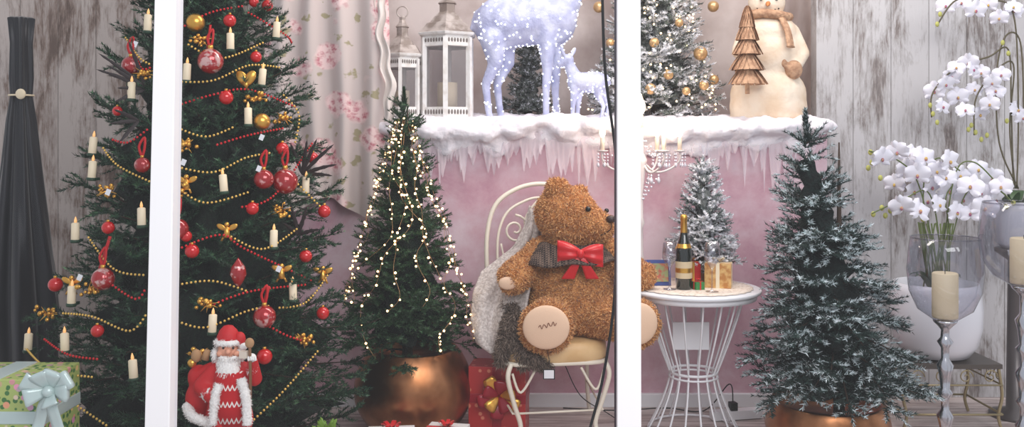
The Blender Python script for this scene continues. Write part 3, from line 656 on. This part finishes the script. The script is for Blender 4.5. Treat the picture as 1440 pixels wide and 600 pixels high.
# ------------------------------------------------------------ wire table
tb_=empty('white_wire_table'); q=MB(); TX,TY,TZ=.996,5.0,.785
q.lathe([(.01,-.022),(.35,-.022),(.362,-.018),(.365,-.006),(.36,0),(.01,0)],(TX,TY,TZ),48,0)
q.lathe([(.335,-.05),(.34,-.05),(.34,-.02),(.335,-.02)],(TX,TY,TZ),48,0,caps=False)
def ringz(r,z,t=.006): q.tube([(TX+r*math.cos(a),TY+r*math.sin(a),z) for a in [2*pi*k/36 for k in range(36)]],t,6,0,True)
for k in range(16):
    a=2*pi*k/16
    pts=[(TX+r*math.cos(a),TY+r*math.sin(a),z) for r,z in [(.275,.76),(.235,.62),(.18,.46),(.135,.34),(.128,.31),(.15,.22),(.2,.1),(.245,.01)]]
    q.tube(crv(pts,3),.0055,6,0)
ringz(.275,.755); ringz(.128,.325,.008); ringz(.132,.30,.006); ringz(.245,.012,.007)
q.build('table_frame',[white_paint],tb_)
q=MB()
def doily(u,v):
    a=2*pi*u; r=v*(.31+.012*abs(math.sin(a*14))); return (TX+r*math.cos(a),TY+r*math.sin(a),TZ+.004)
q.grid(doily,168,6); q.build('lace_doily',[M('lace',(236,222,208),.9,col2=(205,185,168),nscale=70,ramp=(.55,.6))],tb_,solid=.002)
ZT=TZ+.007
q=MB(); x,y=.925,4.9
q.lathe([(.038,0),(.043,.006),(.044,.19),(.04,.225),(.024,.28),(.017,.31),(.0155,.345)],(x,y,ZT),24,0)
q.lathe([(.0205,.285),(.018,.31),(.017,.37),(.019,.373),(.019,.392),(.012,.4),(.001,.401)],(x,y,ZT),20,1)
q.lathe([(.0452,.06),(.0452,.15)],(x,y,ZT),24,2,caps=False); q.lathe([(.0455,.09),(.0455,.115)],(x,y,ZT),24,1,caps=False); q.lathe([(.0415,.222),(.030,.258)],(x,y,ZT),24,1,caps=False)
q.build('champagne_bottle',[M('dark_green_glass',(14,20,14),.08,coat=1),gold,M('label',(205,185,150),.6)])
def flute(name,x,y,h=.24,r=.036):
    q=MB(); q.lathe([(.001,.003),(.034,.002),(.034,.004),(.008,.008),(.004,.02),(.004,h*.45),(.012,h*.5),(r*.95,h*.66),(r,h*.78),(r*.85,h),(r*.82,h),(r*.93,h*.78)],(x,y,ZT),24,0,caps=False); q.build(name,[glass])
flute('champagne_glass',.845,4.88,.25,.04); flute('champagne_glass',1.055,4.80,.26,.042)
def gift(name,c,sz,paper,rib,rotz=0,bow=.05,band=.14):
    q=MB(); Rm=Matrix.Rotation(rotz,3,'Z'); c=Vector(c); q.box(c+Vector((0,0,sz[2]/2)),sz,0,Rm)
    q.box(c+Vector((0,0,sz[2]/2)),(sz[0]*band,sz[1]+.004,sz[2]+.004),1,Rm); q.box(c+Vector((0,0,sz[2]/2)),(sz[0]+.005,sz[1]*band,sz[2]+.005),1,Rm)
    tp=c+Vector((0,0,sz[2]+.004))
    for k in range(6):
        a=2*pi*k/6+.3; d=Vector((math.cos(a),math.sin(a),0)); o2=Vector((-d.y,d.x,0))
        q.grid(lambda u,v:tp+d*bow*math.sin(pi*u)*1.0+o2*(v-.5)*bow*.45+Vector((0,0,bow*.75*math.sin(pi*u*.98)*(.3+u)+.002)),9,2,1)
    q.sph(tp+Vector((0,0,bow*.3)),bow*.22,1,8,6)
    return q.build(name,[paper,rib])
red_paper=M('red_paper',(200,30,30),.4,col2=(180,20,25),nscale=10); gold_paper=M('gold_wrap',(190,130,70),.4,.3,col2=(228,190,125),nscale=30)
gift('red_gift_box',(.985,5.02,ZT),(.085,.08,.13),red_paper,gold,.2,.025); gift('gold_gift_box',(1.13,4.98,ZT),(.14,.12,.13),gold_paper,M('cream_ribbon',(235,220,190),.4),-.3,.035)
gift('green_gift_box',(1.0,4.89,ZT),(.05,.05,.04),M('green_paper',(60,130,70),.5),red_satin,.3,.015)
q=MB(); q.box((.80,5.02,ZT+.07),(.15,.008,.14),0,Matrix.Rotation(-.15,3,'X')); q.box((.80,5.012,ZT+.072),(.12,.006,.1),1,Matrix.Rotation(-.15,3,'X')); q.build('greeting_card',[M('blue_card',(60,80,150),.5),M('card_print',(150,160,110),.5,col2=(190,60,60),nscale=30)])
cd=empty('crystal_candelabra'); q=MB(); x,y=.735,5.18; D=5.18; UP=.13
q.lathe([(.07,0),(.072,.01),(.05,.025),(.02,.045),(.012,.08),(.02,.12),(.012,.16),(.01,.3),(.022,.33),(.012,.36),(.01,.5),(.03,.54+UP),(.034,.56+UP),(.014,.6+UP),(.012,.7+UP),(.024,.72+UP),(.012,.74+UP)],(x,y,ZT),20,0)
crys=MB(); blb=MB()
zc=ZT+.56+UP
pos=[(x,y,ZT+.74+UP)]
for k in range(6):
    a=2*pi*k/6; d=Vector((math.cos(a),math.sin(a)*.62,0)); o=Vector((x,y,zc))
    q.tube(crv([o,o+d*.08+Vector((0,0,-.07)),o+d*.17+Vector((0,0,-.05)),o+d*.22+Vector((0,0,.0)),o+d*.22+Vector((0,0,.05))],6),.0065,6,0)
    e1=o+d*.22+Vector((0,0,.04)); q.lathe([(.004,0),(.03,.006),(.034,.014),(.012,.012)],e1,14,0); pos.append((e1.x,e1.y,e1.z+.01))
    for j in range(5):
        a2=2*pi*j/5; c0=e1+Vector((.03*math.cos(a2),.03*math.sin(a2),-.0))
        for i in range(3): crys.sph(c0+Vector((0,0,-.018*i-.01)),.006,0,6,4)
        crys.lathe([(.001,-.03),(.008,-.018),(.001,0)],c0+Vector((0,0,-.055)),6,0)
    for i in range(9):
        t=i/8; crys.sph(o+Vector((0,0,.14))*(1-t)+ (e1-o)*t+Vector((0,0,-.06*math.sin(pi*t))),.0065,0,6,4)
    for i in range(7):
        crys.sph(o+d*(.1*(1-i/7))+Vector((0,0,-.09-.022*i)),.007,0,6,4)
    crys.lathe([(.001,-.05),(.012,-.03),(.001,0)],o+d*.1+Vector((0,0,-.09)),6,0)
for i,(a,b2,c2) in enumerate(pos):
    h=.075; q.lathe([(.0125,0),(.0125,h),(.004,h+.002)],(a,b2,c2),12,1)
    s2=1.05 if i else 1.5
    blb.lathe([(.006,0),(.0175*s2,.02*s2),(.016*s2,.038*s2),(.007,.066*s2),(.001,.08*s2)],(a,b2,c2+h),12,0)
q.build('arms_and_stem',[M('candelabra_white',(222,212,210),.4),M('candle_sleeve',(225,205,185),.5)],cd); crys.build('crystal_drops',[M('crystal',(225,222,232),.05,.0,coat=1,spec=1)],cd)
blb.build('candle_bulbs',[M('candle_bulb',(255,235,215),.3,emit=(255,222,178),es=5)],cd)
# ------------------------------------------------------------ santa
D=3.58; sa=empty('santa_figure')
pr=[('c',L(322,515),L(322,565),.055,.075),('c',L(303,522),L(284,543,-.02),.038,.034),('c',L(284,543,-.02),L(298,558,-.07),.034,.026),('c',L(340,520),L(358,532,-.02),.036,.03),('c',L(358,532,-.02),L(355,508,-.06),.03,.022),('c',L(322,565),L(322,590),.08,.095)]
blob('coat',pr,.007,[red_cloth],sa,3)
pr=[('c',L(308,585),L(306,650),.04,.036),('c',L(335,585),L(337,650),.04,.036),('c',L(306,650),L(306,735),.036,.03),('c',L(337,650),L(337,735),.036,.03)]
m=bpy.data.materials.new('nordic_knit'); m.use_nodes=True; nt=m.node_tree; b_=nt.nodes['Principled BSDF']
tc=nt.nodes.new('ShaderNodeTexCoord'); sx=nt.nodes.new('ShaderNodeSeparateXYZ'); nt.links.new(tc.outputs['Object'],sx.inputs[0])
zz=math_node(nt,'FRACT',math_node(nt,'MULTIPLY',sx.outputs[2],16)); xx=math_node(nt,'PINGPONG',math_node(nt,'MULTIPLY',sx.outputs[0],60),.5)
msk=math_node(nt,'LESS_THAN',math_node(nt,'ABSOLUTE',math_node(nt,'SUBTRACT',zz,math_node(nt,'MULTIPLY',xx,.6))),.09)
c_=mixc(nt,msk,lin((180,18,26)),lin((226,214,208))); nt.links.new(c_,b_.inputs['Base Color']); b_.inputs['Roughness'].default_value=.9
blob('trousers',pr,.008,[m],sa,3)
q=MB(); q.lathe([(.056,.08),(.066,.03),(.072,-.03),(.08,-.12)],L(324,550,-.035),20,0,sq=.75); q.build('knit_sweater',[m],sa)
pr=[('c',L(306,735),L(304,748,-.05),.036,.03),('c',L(337,735),L(340,748,-.05),.036,.03)]
blob('boots',pr+[('c',L(306,715),L(306,740),.036,.036),('c',L(337,715),L(337,740),.036,.036)],.008,[black],sa,3)
skin=M('santa_skin',(225,160,132),.6)
blob('head',[('e',L(321,490,-.01),(.039,.038,.045)),('e',L(321,494,-.052),(.011,.014,.011)),('e',L(309,497,-.035),(.013,.013,.012)),('e',L(333,497,-.035),(.013,.013,.012))],.004,[skin],sa,2)
pr=[('e',L(321,511,-.035),(.045,.03,.028)),('e',L(321,524,-.05),(.042,.026,.045)),('e',L(321,540,-.055),(.026,.018,.03)),('e',L(304,498,-.005),(.014,.03,.03)),('e',L(338,498,-.005),(.014,.03,.03)),('e',L(314,503,-.06),(.018,.01,.007),Matrix.Rotation(.3,3,'Y')),('e',L(328,503,-.06),(.018,.01,.007),Matrix.Rotation(-.3,3,'Y')),('e',L(321,494,.02),(.045,.035,.045))]
be=blob('beard',pr,.005,[white_fur],sa,2); fur('beard_hair',be,2500,.012,.0025,M('beard_hair',(245,242,238),.8),sa,.5,2,.9)
q=MB()
q.tube([L(321,480,-.008)+Vector((.043*math.cos(t),.041*math.sin(t),0)) for t in [2*pi*k/20 for k in range(20)]],.011,10,0,True)
q.tube(crv([L(308,540,-.085),L(302,560,-.1),L(299,596,-.1)]),.015,10,0); q.tube(crv([L(339,532,-.075),L(346,560,-.085),L(348,597,-.09)]),.017,10,0)
q.tube([L(288,556,-.055),L(298,552,-.065)],.022,10,0); q.tube([L(350,517,-.05),L(360,519,-.04)],.022,10,0)
q.tube(crv([L(263,570,.0),L(272,586,-.06),L(300,596,-.07)]),.018,10,0)
o=q.build('fur_trim',[white_fur],sa); fur('trim_hair',o,4000,.01,.002,M('trim_hair',(245,240,236),.8),sa,1,3,.1)
q=MB(); q.lathe([(.044,0),(.044,.02),(.034,.045),(.018,.062),(.001,.066)],L(321,480,-.005),18,0); q.sph(L(337,476,-.01),(.024,.02,.028),0,12,8); q.build('hat',[red_cloth],sa)
q=MB(); q.sph(L(342,487,-.015),.016,0); q.sph(L(303,562,-.085),.018,0); q.sph(L(354,503,-.07),.018,0)
for i in range(4):
    q.tube([L(354+(i-1.5)*3,501,-.085),L(355+(i-1.5)*3,507,-.09)],.005,6,0); q.tube([L(301+(i-1.5)*2,560,-.1),L(304+(i-1.5)*2,566,-.1)],.005,6,0)
q.build('pompom_and_mittens',[white_fur],sa)
q=MB(); q.sph(L(314,489,-.046),.005,0,8,6); q.sph(L(328,489,-.046),.005,0,8,6); q.build('eyes',[black],sa)
sk=blob('sack',[('e',L(282,560,.03),(.06,.05,.075)),('e',L(280,530,.03),(.045,.04,.05)),('c',L(284,525,.02),L(300,512,-.0),.03,.015)],.008,[red_cloth],sa,3)
q=MB(); q.tube(crv([L(352,560,-.06),L(352,520,-.09),L(351,482,-.07)]),.006,6,0); q.sph(L(351,482,-.07),(.018,.014,.02),1); q.box(L(343,498,-.07),(.03,.025,.025),2); q.sph(L(276,500,.0),(.02,.02,.026),1); q.sph(L(270,510,.0),(.018,.018,.018),3); q.tube([L(288,505,0),L(292,492,0)],[.016,.012],8,1)
q.build('staff_and_toys',[M('staff',(120,80,50),.6),M('toy_tan',(170,130,92),.8),M('toy_white',(210,196,180),.7),gold],sa)
# ------------------------------------------------------------ gift left
m=bpy.data.materials.new('floral_gift_paper'); m.use_nodes=True; nt=m.node_tree; b=nt.nodes['Principled BSDF']
def vor3(scale,rnd=1):
    tc=nt.nodes.new('ShaderNodeTexCoord'); v=nt.nodes.new('ShaderNodeTexVoronoi'); v.inputs['Scale'].default_value=scale; nt.links.new(tc.outputs['Object'],v.inputs['Vector']); return v
v1=vor3(26); v2=vor3(40)
c=mixc(nt,ramp(nt,v2.outputs['Distance'],[(.35,(255,255,255)),(.42,(0,0,0))]),lin((176,190,110)),lin((70,120,64)))
c=mixc(nt,ramp(nt,v1.outputs['Distance'],[(.3,(255,255,255)),(.36,(0,0,0))]),c,mixc(nt,.35,lin((235,180,150)),v1.outputs['Color']))
nt.links.new(c,b.inputs['Base Color']); b.inputs['Roughness'].default_value=.4
sat=M('silver_ribbon',(196,212,208),.3,.2,sheen=.2)
gb=empty('floral_gift_box'); q=MB(); rt=Matrix.Rotation(.0,3,'Z')
q.box((-2.14,3.61,.338),(.72,.28,.676),0,rt); q.box((-2.0,3.61,.338),(.09,.285,.681),1,rt); q.box((-2.14,3.61,.53),(.725,.286,.05),1,rt); q.build('box',[m,sat],gb,bevel=.004)
q=MB(); c=P(72,548,3.4)
for k,(dx,dz,w) in enumerate([(-.085,.05,.03),(.09,.055,.032),(-.08,-.02,.03),(.085,.0,.028),(-.03,.075,.03),(.03,.08,.03),(.02,-.05,.03)]):
    d=Vector((dx,-.02,dz)); o2=d.cross(Vector((0,1,0))).normalized()
    q.grid(lambda u,v:c+d*math.sin(pi*u*.62)*1.0+o2*(v-.5)*w*2*(.4+math.sin(pi*u*.8))*.8+Vector((0,-.035*math.sin(pi*u)+.0*v,0)),10,4)
q.sph(c+Vector((0,-.02,0)),.022,0); q.tube([c,c+Vector((-.02,.09,0))],.02,8,0)
for (dx,dz) in [(-.06,-.17),(.04,-.2)]:
    q.grid(lambda u,v:c+Vector((dx*u+(v-.5)*.045,-.012-.008*math.sin(u*6),dz*u)),10,3)
q.build('bow',[sat],gb,solid=.002)
# ------------------------------------------------------------ dark satin drape
q=MB(); vb=empty('dark_satin_drape')
x=(30-720)*5.25/FPX
q.lathe([(.17,0),(.178,.3),(.185,.6),(.165,.85),(.13,1.15),(.095,1.45),(.072,1.7),(.052,1.85),(.058,1.95),(.054,2.15),(.066,2.29),(.05,2.3),(.045,2.2)],(x,5.25,0),120,0,flute=(6,.16,1)); q.build('folds',[M('black_satin',(30,30,36),.35,.35,sheen=.3)],vb)
q=MB(); q.sph(P(29,132,5.14),(.03,.012,.03),0); q.tube([(x+.064*math.cos(t),5.25+.064*math.sin(t),1.85) for t in [2*pi*k/20 for k in range(20)]],.006,6,0,True); q.build('tie_button',[ivory],vb)
# ------------------------------------------------------------ red gift under chair + small boxes
m=bpy.data.materials.new('red_gift_paper'); m.use_nodes=True; nt=m.node_tree; b=nt.nodes['Principled BSDF']
v1=vor3(22); c=mixc(nt,ramp(nt,v1.outputs['Distance'],[(.2,(255,255,255)),(.28,(0,0,0))]),lin((176,44,44)),lin((215,130,104))); nt.links.new(c,b.inputs['Base Color']); b.inputs['Roughness'].default_value=.35
rg=empty('large_red_gift_box'); q=MB(); rt=Matrix.Rotation(-.12,3,'Z'); gx,gy=-.07,5.0
q.box((gx,gy,.185),(.31,.2,.37),0,rt); q.box((gx,gy,.185),(.05,.205,.375),1,rt); q.box((gx,gy,.2),(.315,.205,.05),1,rt); q.build('box',[m,M('crimson_ribbon',(150,14,36),.35)],rg,bevel=.003)
q=MB(); c=Vector((gx+.0,gy-.115,.22))
for k in range(10):
    a=2*pi*k/10+.2; L_=.12 if k%2 else .09; d=Vector((math.cos(a)*L_,-.01,math.sin(a)*L_)); o2=Vector((-math.sin(a),0,math.cos(a)))
    q.grid(lambda u,v:c+d*math.sin(pi*u*.6)+o2*(v-.5)*.055*(.3+math.sin(pi*u))+Vector((0,-.03*math.sin(pi*u),0)),8,3,0 if k%3 else 1)
q.build('bow',[M('crimson_satin',(150,12,36),.3),gold],rg,solid=.002)
wp=M('white_gift_paper',(232,228,225),.5); 
gift('white_gift_box',(P(550,600,4.5).x,4.5,0),(.23,.16,.155),wp,red_satin,.1,.05); gift('white_gift_box',(P(628,600,4.55).x,4.55,0),(.2,.16,.155),wp,red_satin,-.2,.04)
q=MB(); c=P(460,600,4.0)
for k in range(26):
    a=R.uniform(0,2*pi); el=R.uniform(.2,1.3); d=Vector((math.cos(a)*math.cos(el),math.sin(a)*math.cos(el),math.sin(el)))*R.uniform(.07,.1); feather(q,c+Vector((0,0,-.05)),c+d+Vector((0,0,-.04)),.012)
q.lathe([(.05,0),(.075,c.z-.06),(.07,c.z-.05),(.01,c.z-.055)],(c.x,c.y,0),16,1); q.build('potted_succulent',[M('lime_leaf',(120,156,56),.5),copper])
# ------------------------------------------------------------ orchids
pet_m=M('orchid_petal',(238,236,246),.6); lip_m=M('orchid_lip',(214,180,90),.5,col2=(170,90,130),nscale=60); stem_m=M('orchid_stem',(96,110,58),.6); bud_m=M('orchid_bud',(186,186,100),.5)
def flower(q,c,r,face):
    z=face.normalized(); xx=Vector((0,0,1)).cross(z); xx=xx.normalized() if xx.length>1e-3 else Vector((1,0,0)); yy=z.cross(xx)
    rr=R.uniform(-.3,.3)
    for k,(a,ln,w) in enumerate([(90,1,.38),(90+125,1,.36),(90-125,1,.36),(165,1.0,.62),(15,1.0,.62)]):
        a=math.radians(a)+rr; d=xx*math.cos(a)+yy*math.sin(a); o2=-xx*math.sin(a)+yy*math.cos(a); off=.004 if k>2 else 0
        q.grid(lambda u,v:c+d*r*ln*u+o2*(v-.5)*2*r*w*math.sin(pi*min(1,u*.86+.06))**.7+z*(off+r*.18*u*u-r*.3*(abs(v-.5)*2)**2*u+.15*r*u*(1-u)),5,4,0)
    q.sph(c+z*r*.15-yy*r*.12,(r*.12,r*.12,r*.17),1,8,6)
oc=empty('white_orchid_planter'); D=5.15; px_,py_=(1316-720)*D/FPX,D
q=MB(); zb=.375
q.lathe([(.12,0),(.17,.01),(.215,.07),(.238,.17),(.242,.27),(.232,.37),(.222,.415),(.212,.415),(.215,.36),(.01,.36)],(px_,py_,zb),48,0); q.build('planter',[M('white_ceramic',(232,232,238),.25)],oc)
q=MB(); fl=[(1240,222),(1262,213),(1275,238),(1300,222),(1318,240),(1335,226),(1350,246),(1375,238),(1395,250),(1258,258),(1285,268),(1310,262),(1335,268),(1355,280),(1380,270),(1268,290),(1292,296),(1320,288),(1345,298),(1408,262),(1385,292),(1290,245),(1365,262),(1305,282),(1330,250),(1278,216),(1400,280),(1365,300)]
s2=MB()
for (u,v) in fl:
    c=L(u,v,R.uniform(-.14,.08)); flower(q,c,R.uniform(.058,.074),Vector((R.uniform(-.8,.7),-1,R.uniform(-.5,.5))))
for (u,v) in [(1224,214),(1221,236),(1226,228),(1240,292),(1228,301),(1245,303),(1252,296),(1415,290),(1425,285),(1238,250),(1298,308)]: q.sph(L(u,v,-.02),(.014,.012,.017),2,8,6)
q.build('blossoms',[pet_m,lip_m,bud_m],oc)
for pts in [[(1312,395),(1308,330),(1290,255),(1262,225),(1222,212)],[(1318,395),(1320,330),(1305,270),(1270,280),(1226,300)],[(1322,395),(1330,320),(1345,240),(1370,228),(1400,255)],[(1326,395),(1340,330),(1360,270),(1395,262),(1425,285)],[(1305,395),(1300,330),(1300,250),(1320,222),(1350,240)],[(1330,395),(1335,330),(1330,280),(1340,260)]]:
    s2.tube(crv([L(u,v,(i-2)*-.02) for i,(u,v) in enumerate(pts)],8),.004,6,0)
for k in range(9):
    a=2*pi*k/9; d=Vector((math.cos(a),math.sin(a)*.8,0)); o=Vector((px_,py_,zb+.36)); w=Vector((-d.y,d.x,0))
    s2.grid(lambda u,v:o+d*(.02+.12*u)+w*(v-.5)*.06*math.sin(pi*min(1,u*.9+.08))+Vector((0,0,.12*math.sin(u*2.0)-.02+.01*abs(v-.5))),8,2,1)
for i in range(16): s2.tube([(px_+R.uniform(-.09,.09),py_+R.uniform(-.06,.06),zb+.36),(px_+R.uniform(-.09,.09),py_+R.uniform(-.06,.06),zb+.75)],.0045,5,0)
s2.build('stems_and_leaves',[stem_m,M('orchid_leaf',(56,80,44),.4)],oc)
q=MB(); 
X0,X1,Y0,Y1,zt=px_-.26,px_+.27,py_-.2,py_+.2,.36
q.box(((X0+X1)/2,(Y0+Y1)/2,zt),(X1-X0,Y1-Y0,.025),1)
for xx in (X0+.015,X1-.015):
    for yy in (Y0+.015,Y1-.015):
        q.tube(crv([(xx,yy,zt-.01),(xx+(.02 if xx>px_ else -.02),yy,.2),(xx,yy,.09),(xx+(.02 if xx>px_ else -.02),yy,.008)],6),.009,8,0)
for (a,b2) in [((X0,Y0),(X1,Y0)),((X0,Y1),(X1,Y1)),((X0,Y0),(X0,Y1)),((X1,Y0),(X1,Y1))]:
    a=Vector((a[0],a[1],0)); b2=Vector((b2[0],b2[1],0)); d=(b2-a)
    q.tube([a+Vector((0,0,.26)),b2+Vector((0,0,.26))],.005,6,0); q.tube([a+Vector((0,0,.1)),b2+Vector((0,0,.1))],.006,6,0)
    for k in range(4):
        cc=a+d*((k+.5)/4)+Vector((0,0,.305))
        q.tube([cc+d.normalized()*(.035*(1-t)+.006)*math.cos(t*9)+Vector((0,0,(.035*(1-t)+.006)*math.sin(t*9))) for t in [i/22 for i in range(23)]],.0035,5,0)
q.build('wrought_iron_side_table',[M('antique_gold_iron',(165,150,115),.4,.6),M('dark_top',(80,72,66),.4)])
to=empty('tall_orchid_arrangement'); D=5.25; vx=(1428-720)*D/FPX
q=MB(); q.lathe([(.14,0),(.14,.02),(.05,.05),(.04,.9),(.11,.95),(.11,.97)],(vx,D,0),28,0); q.lathe([(.07,.97),(.1,1.0),(.12,1.2),(.115,1.24),(.11,1.22),(.01,1.18)],(vx,D,0),28,1); q.build('pedestal_and_pot',[M('smoky_pedestal',(90,84,84),.3,.3),M('white_ceramic2',(232,232,238),.25)],to)
q=MB(); s2=MB()
for (u,v) in [(1345,95),(1362,88),(1330,118),(1380,102),(1395,116),(1370,126),(1347,136),(1325,150),(1357,155),(1378,160),(1314,128),(1392,146),(1368,98),(1430,155),(1438,165),(1330,8),(1352,4),(1372,14),(1390,6),(1405,25),(1425,15),(1338,108),(1408,105),(1425,10),(1400,128)]:
    flower(q,L(u,v,R.uniform(-.1,.05)),R.uniform(.048,.062),Vector((R.uniform(-.8,.6),-1,R.uniform(-.5,.5))))
for (u,v) in [(1312,160),(1308,148),(1318,172),(1366,176),(1372,186),(1380,196),(1388,190),(1362,182),(1416,170),(1322,20),(1318,34),(1410,60),(1418,75)]: q.sph(L(u,v,-.02),(.012,.01,.016),2,8,6)
q.build('blossoms',[pet_m,lip_m,bud_m],to)
for pts in [[(1425,265),(1422,150),(1418,70),(1390,80),(1345,95),(1312,130),(1310,165)],[(1428,265),(1420,180),(1425,90),(1395,105),(1372,140),(1370,190)],[(1430,265),(1432,150),(1425,20),(1390,0),(1345,0),(1318,35)],[(1432,265),(1405,200),(1402,100),(1415,50),(1435,60),(1440,160)]]:
    s2.tube(crv([L(u,v,0) for (u,v) in pts],8),.005,6,0)
for k in range(6):
    a=2*pi*k/6; d=Vector((math.cos(a),math.sin(a)*.8,0)); o=Vector((vx,D,1.18)); w=Vector((-d.y,d.x,0))
    s2.grid(lambda u,v:o+d*(.02+.16*u)+w*(v-.5)*.08*math.sin(pi*min(1,u*.9+.08))+Vector((0,0,.12*math.sin(u*2.4))),8,2,1)
s2.build('stems',[M('brown_stem',(92,84,62),.6),M('orchid_leaf2',(66,92,54),.4)],to)
hg=thin_glass('hurricane_glass',(222,222,228),.08,pwr=2)
def hurricane(u,v_bot,D_,r,hb,ch_):
    e=empty('hurricane_candle_holder'); x=(u-720)*D_/FPX; z=EYE-(v_bot-200)*D_/FPX
    q=MB(); prof=[(.11,0),(.115,.012),(.09,.025),(.04,.05),(.018,.08)]
    zz=.08
    segs=[(.05,.018),(.03,.036),(.02,.02),(.06,.026),(.05,.038),(.03,.018)]
    while zz<z-.06:
        for (dz,rr) in segs:
            zz+=dz
            if zz>=z-.05: break
            prof.append((rr,zz))
    prof+=[(.018,z-.045),(.034,z-.025),(.05,z-.01),(.055,z),(.01,z+.002)]
    q.lathe(prof,(x,D_,0),24,0); q.build('silver_stem',[silver],e)
    q=MB(); q.lathe([(.05,0),(r*.72,hb*.13),(r*.94,hb*.35),(r,hb*.6),(r*.95,hb*.85),(r*.9,hb),(r*.885,hb)],(x,D_,z),40,0,caps=False); q.tube([(x+r*.89*math.cos(t),D_+r*.89*math.sin(t),z+hb) for t in [2*pi*k/40 for k in range(40)]],.0035,6,0,True); q.build('glass_bowl',[hg],e)
    q=MB(); q.lathe([(.056,.012),(.058,.02),(.058,ch_-.005),(.052,ch_),(.02,ch_-.01),(.001,ch_-.01)],(x,D_,z),24,0); q.tube([(x,D_,z+ch_-.01),(x,D_,z+ch_+.012)],.002,5,1); q.build('candle',[M('pillar_wax',(244,224,182),.5,emit=(244,220,170),es=.06),black],e)
hurricane(1329,450,4.3,.17,.39,.225); hurricane(1440,402,4.15,.19,.38,.22)
q=MB(); q.tube(crv([P(846,-80,3.42),P(848,30,3.42),P(852,110,3.42),P(866,220,3.42),P(868,330,3.42),P(862,440,3.42),P(846,540,3.42),P(826,620,3.45),P(815,712,3.5),P(780,741,3.73)],8),.0055,7,0); q.build('power_cable',[black])
q=MB(); q.box((1.28,5.2,.03),(.3,.06,.05),0,Matrix.Rotation(.2,3,'Z'),0); q.box((1.26,5.19,.075),(.04,.045,.05),1,Matrix.Rotation(.2,3,'Z')); q.tube(crv([(1.26,5.19,.1),(1.24,5.2,.2),(1.12,5.3,.02),(.9,5.35,.02),(.6,5.3,.02),(.3,5.35,.02)]),.004,6,1); q.tube(crv([(1.42,5.23,.04),(1.5,5.3,.02),(1.7,5.35,.02)]),.004,6,0); q.build('power_strip',[white_paint,black],bevel=.004)
q=MB(); q.tube(crv([(.3,5.35,.3),(.4,5.33,.1),(.55,5.25,.02),(.62,5.0,.02),(.5,4.9,.015)]),.003,5,0); q.box((.98,4.99,.52),(.2,.012,.15),1); q.build('transformer_box',[black,white_paint])
# ------------------------------------------------------------ light
w=bpy.data.worlds.new('day_sky'); bpy.context.scene.world=w; w.use_nodes=True; bg=w.node_tree.nodes['Background']; bg.inputs[0].default_value=(.93,.95,1,1); bg.inputs[1].default_value=.68
def area(n,loc,tgt,size,e,col):
    l=bpy.data.lights.new(n,'AREA'); l.shape='RECTANGLE'; l.size,l.size_y=size; l.energy=e; l.color=col
    o=bpy.data.objects.new(n,l); bpy.context.collection.objects.link(o); o.location=loc; o.rotation_euler=(Vector(tgt)-Vector(loc)).to_track_quat('-Z','Y').to_euler()
area('daylight_street',(1.8,-.5,4.2),(.4,5.2,.9),(4,2.5),215,(1,.97,.94))
area('overhead_fill',(.8,4.6,3.7),(.7,5.5,1.0),(3,.5),55,(1,.9,.83))  # soft area light added to brighten the display from above, no real fixture
l=bpy.data.lights.new('candelabra_glow','POINT'); l.energy=6; l.color=(1,.8,.6); l.shadow_soft_size=.08; o=bpy.data.objects.new('candelabra_glow',l); o.location=(.735,4.95,1.72); bpy.context.collection.objects.link(o)
cam=bpy.data.cameras.new('camera'); cam.sensor_width=36; cam.lens=32; cam.shift_y=-100/1440; co=bpy.data.objects.new('camera',cam); co.location=(0,0,EYE); co.rotation_euler=(pi/2,0,0); bpy.context.collection.objects.link(co); bpy.context.scene.camera=co
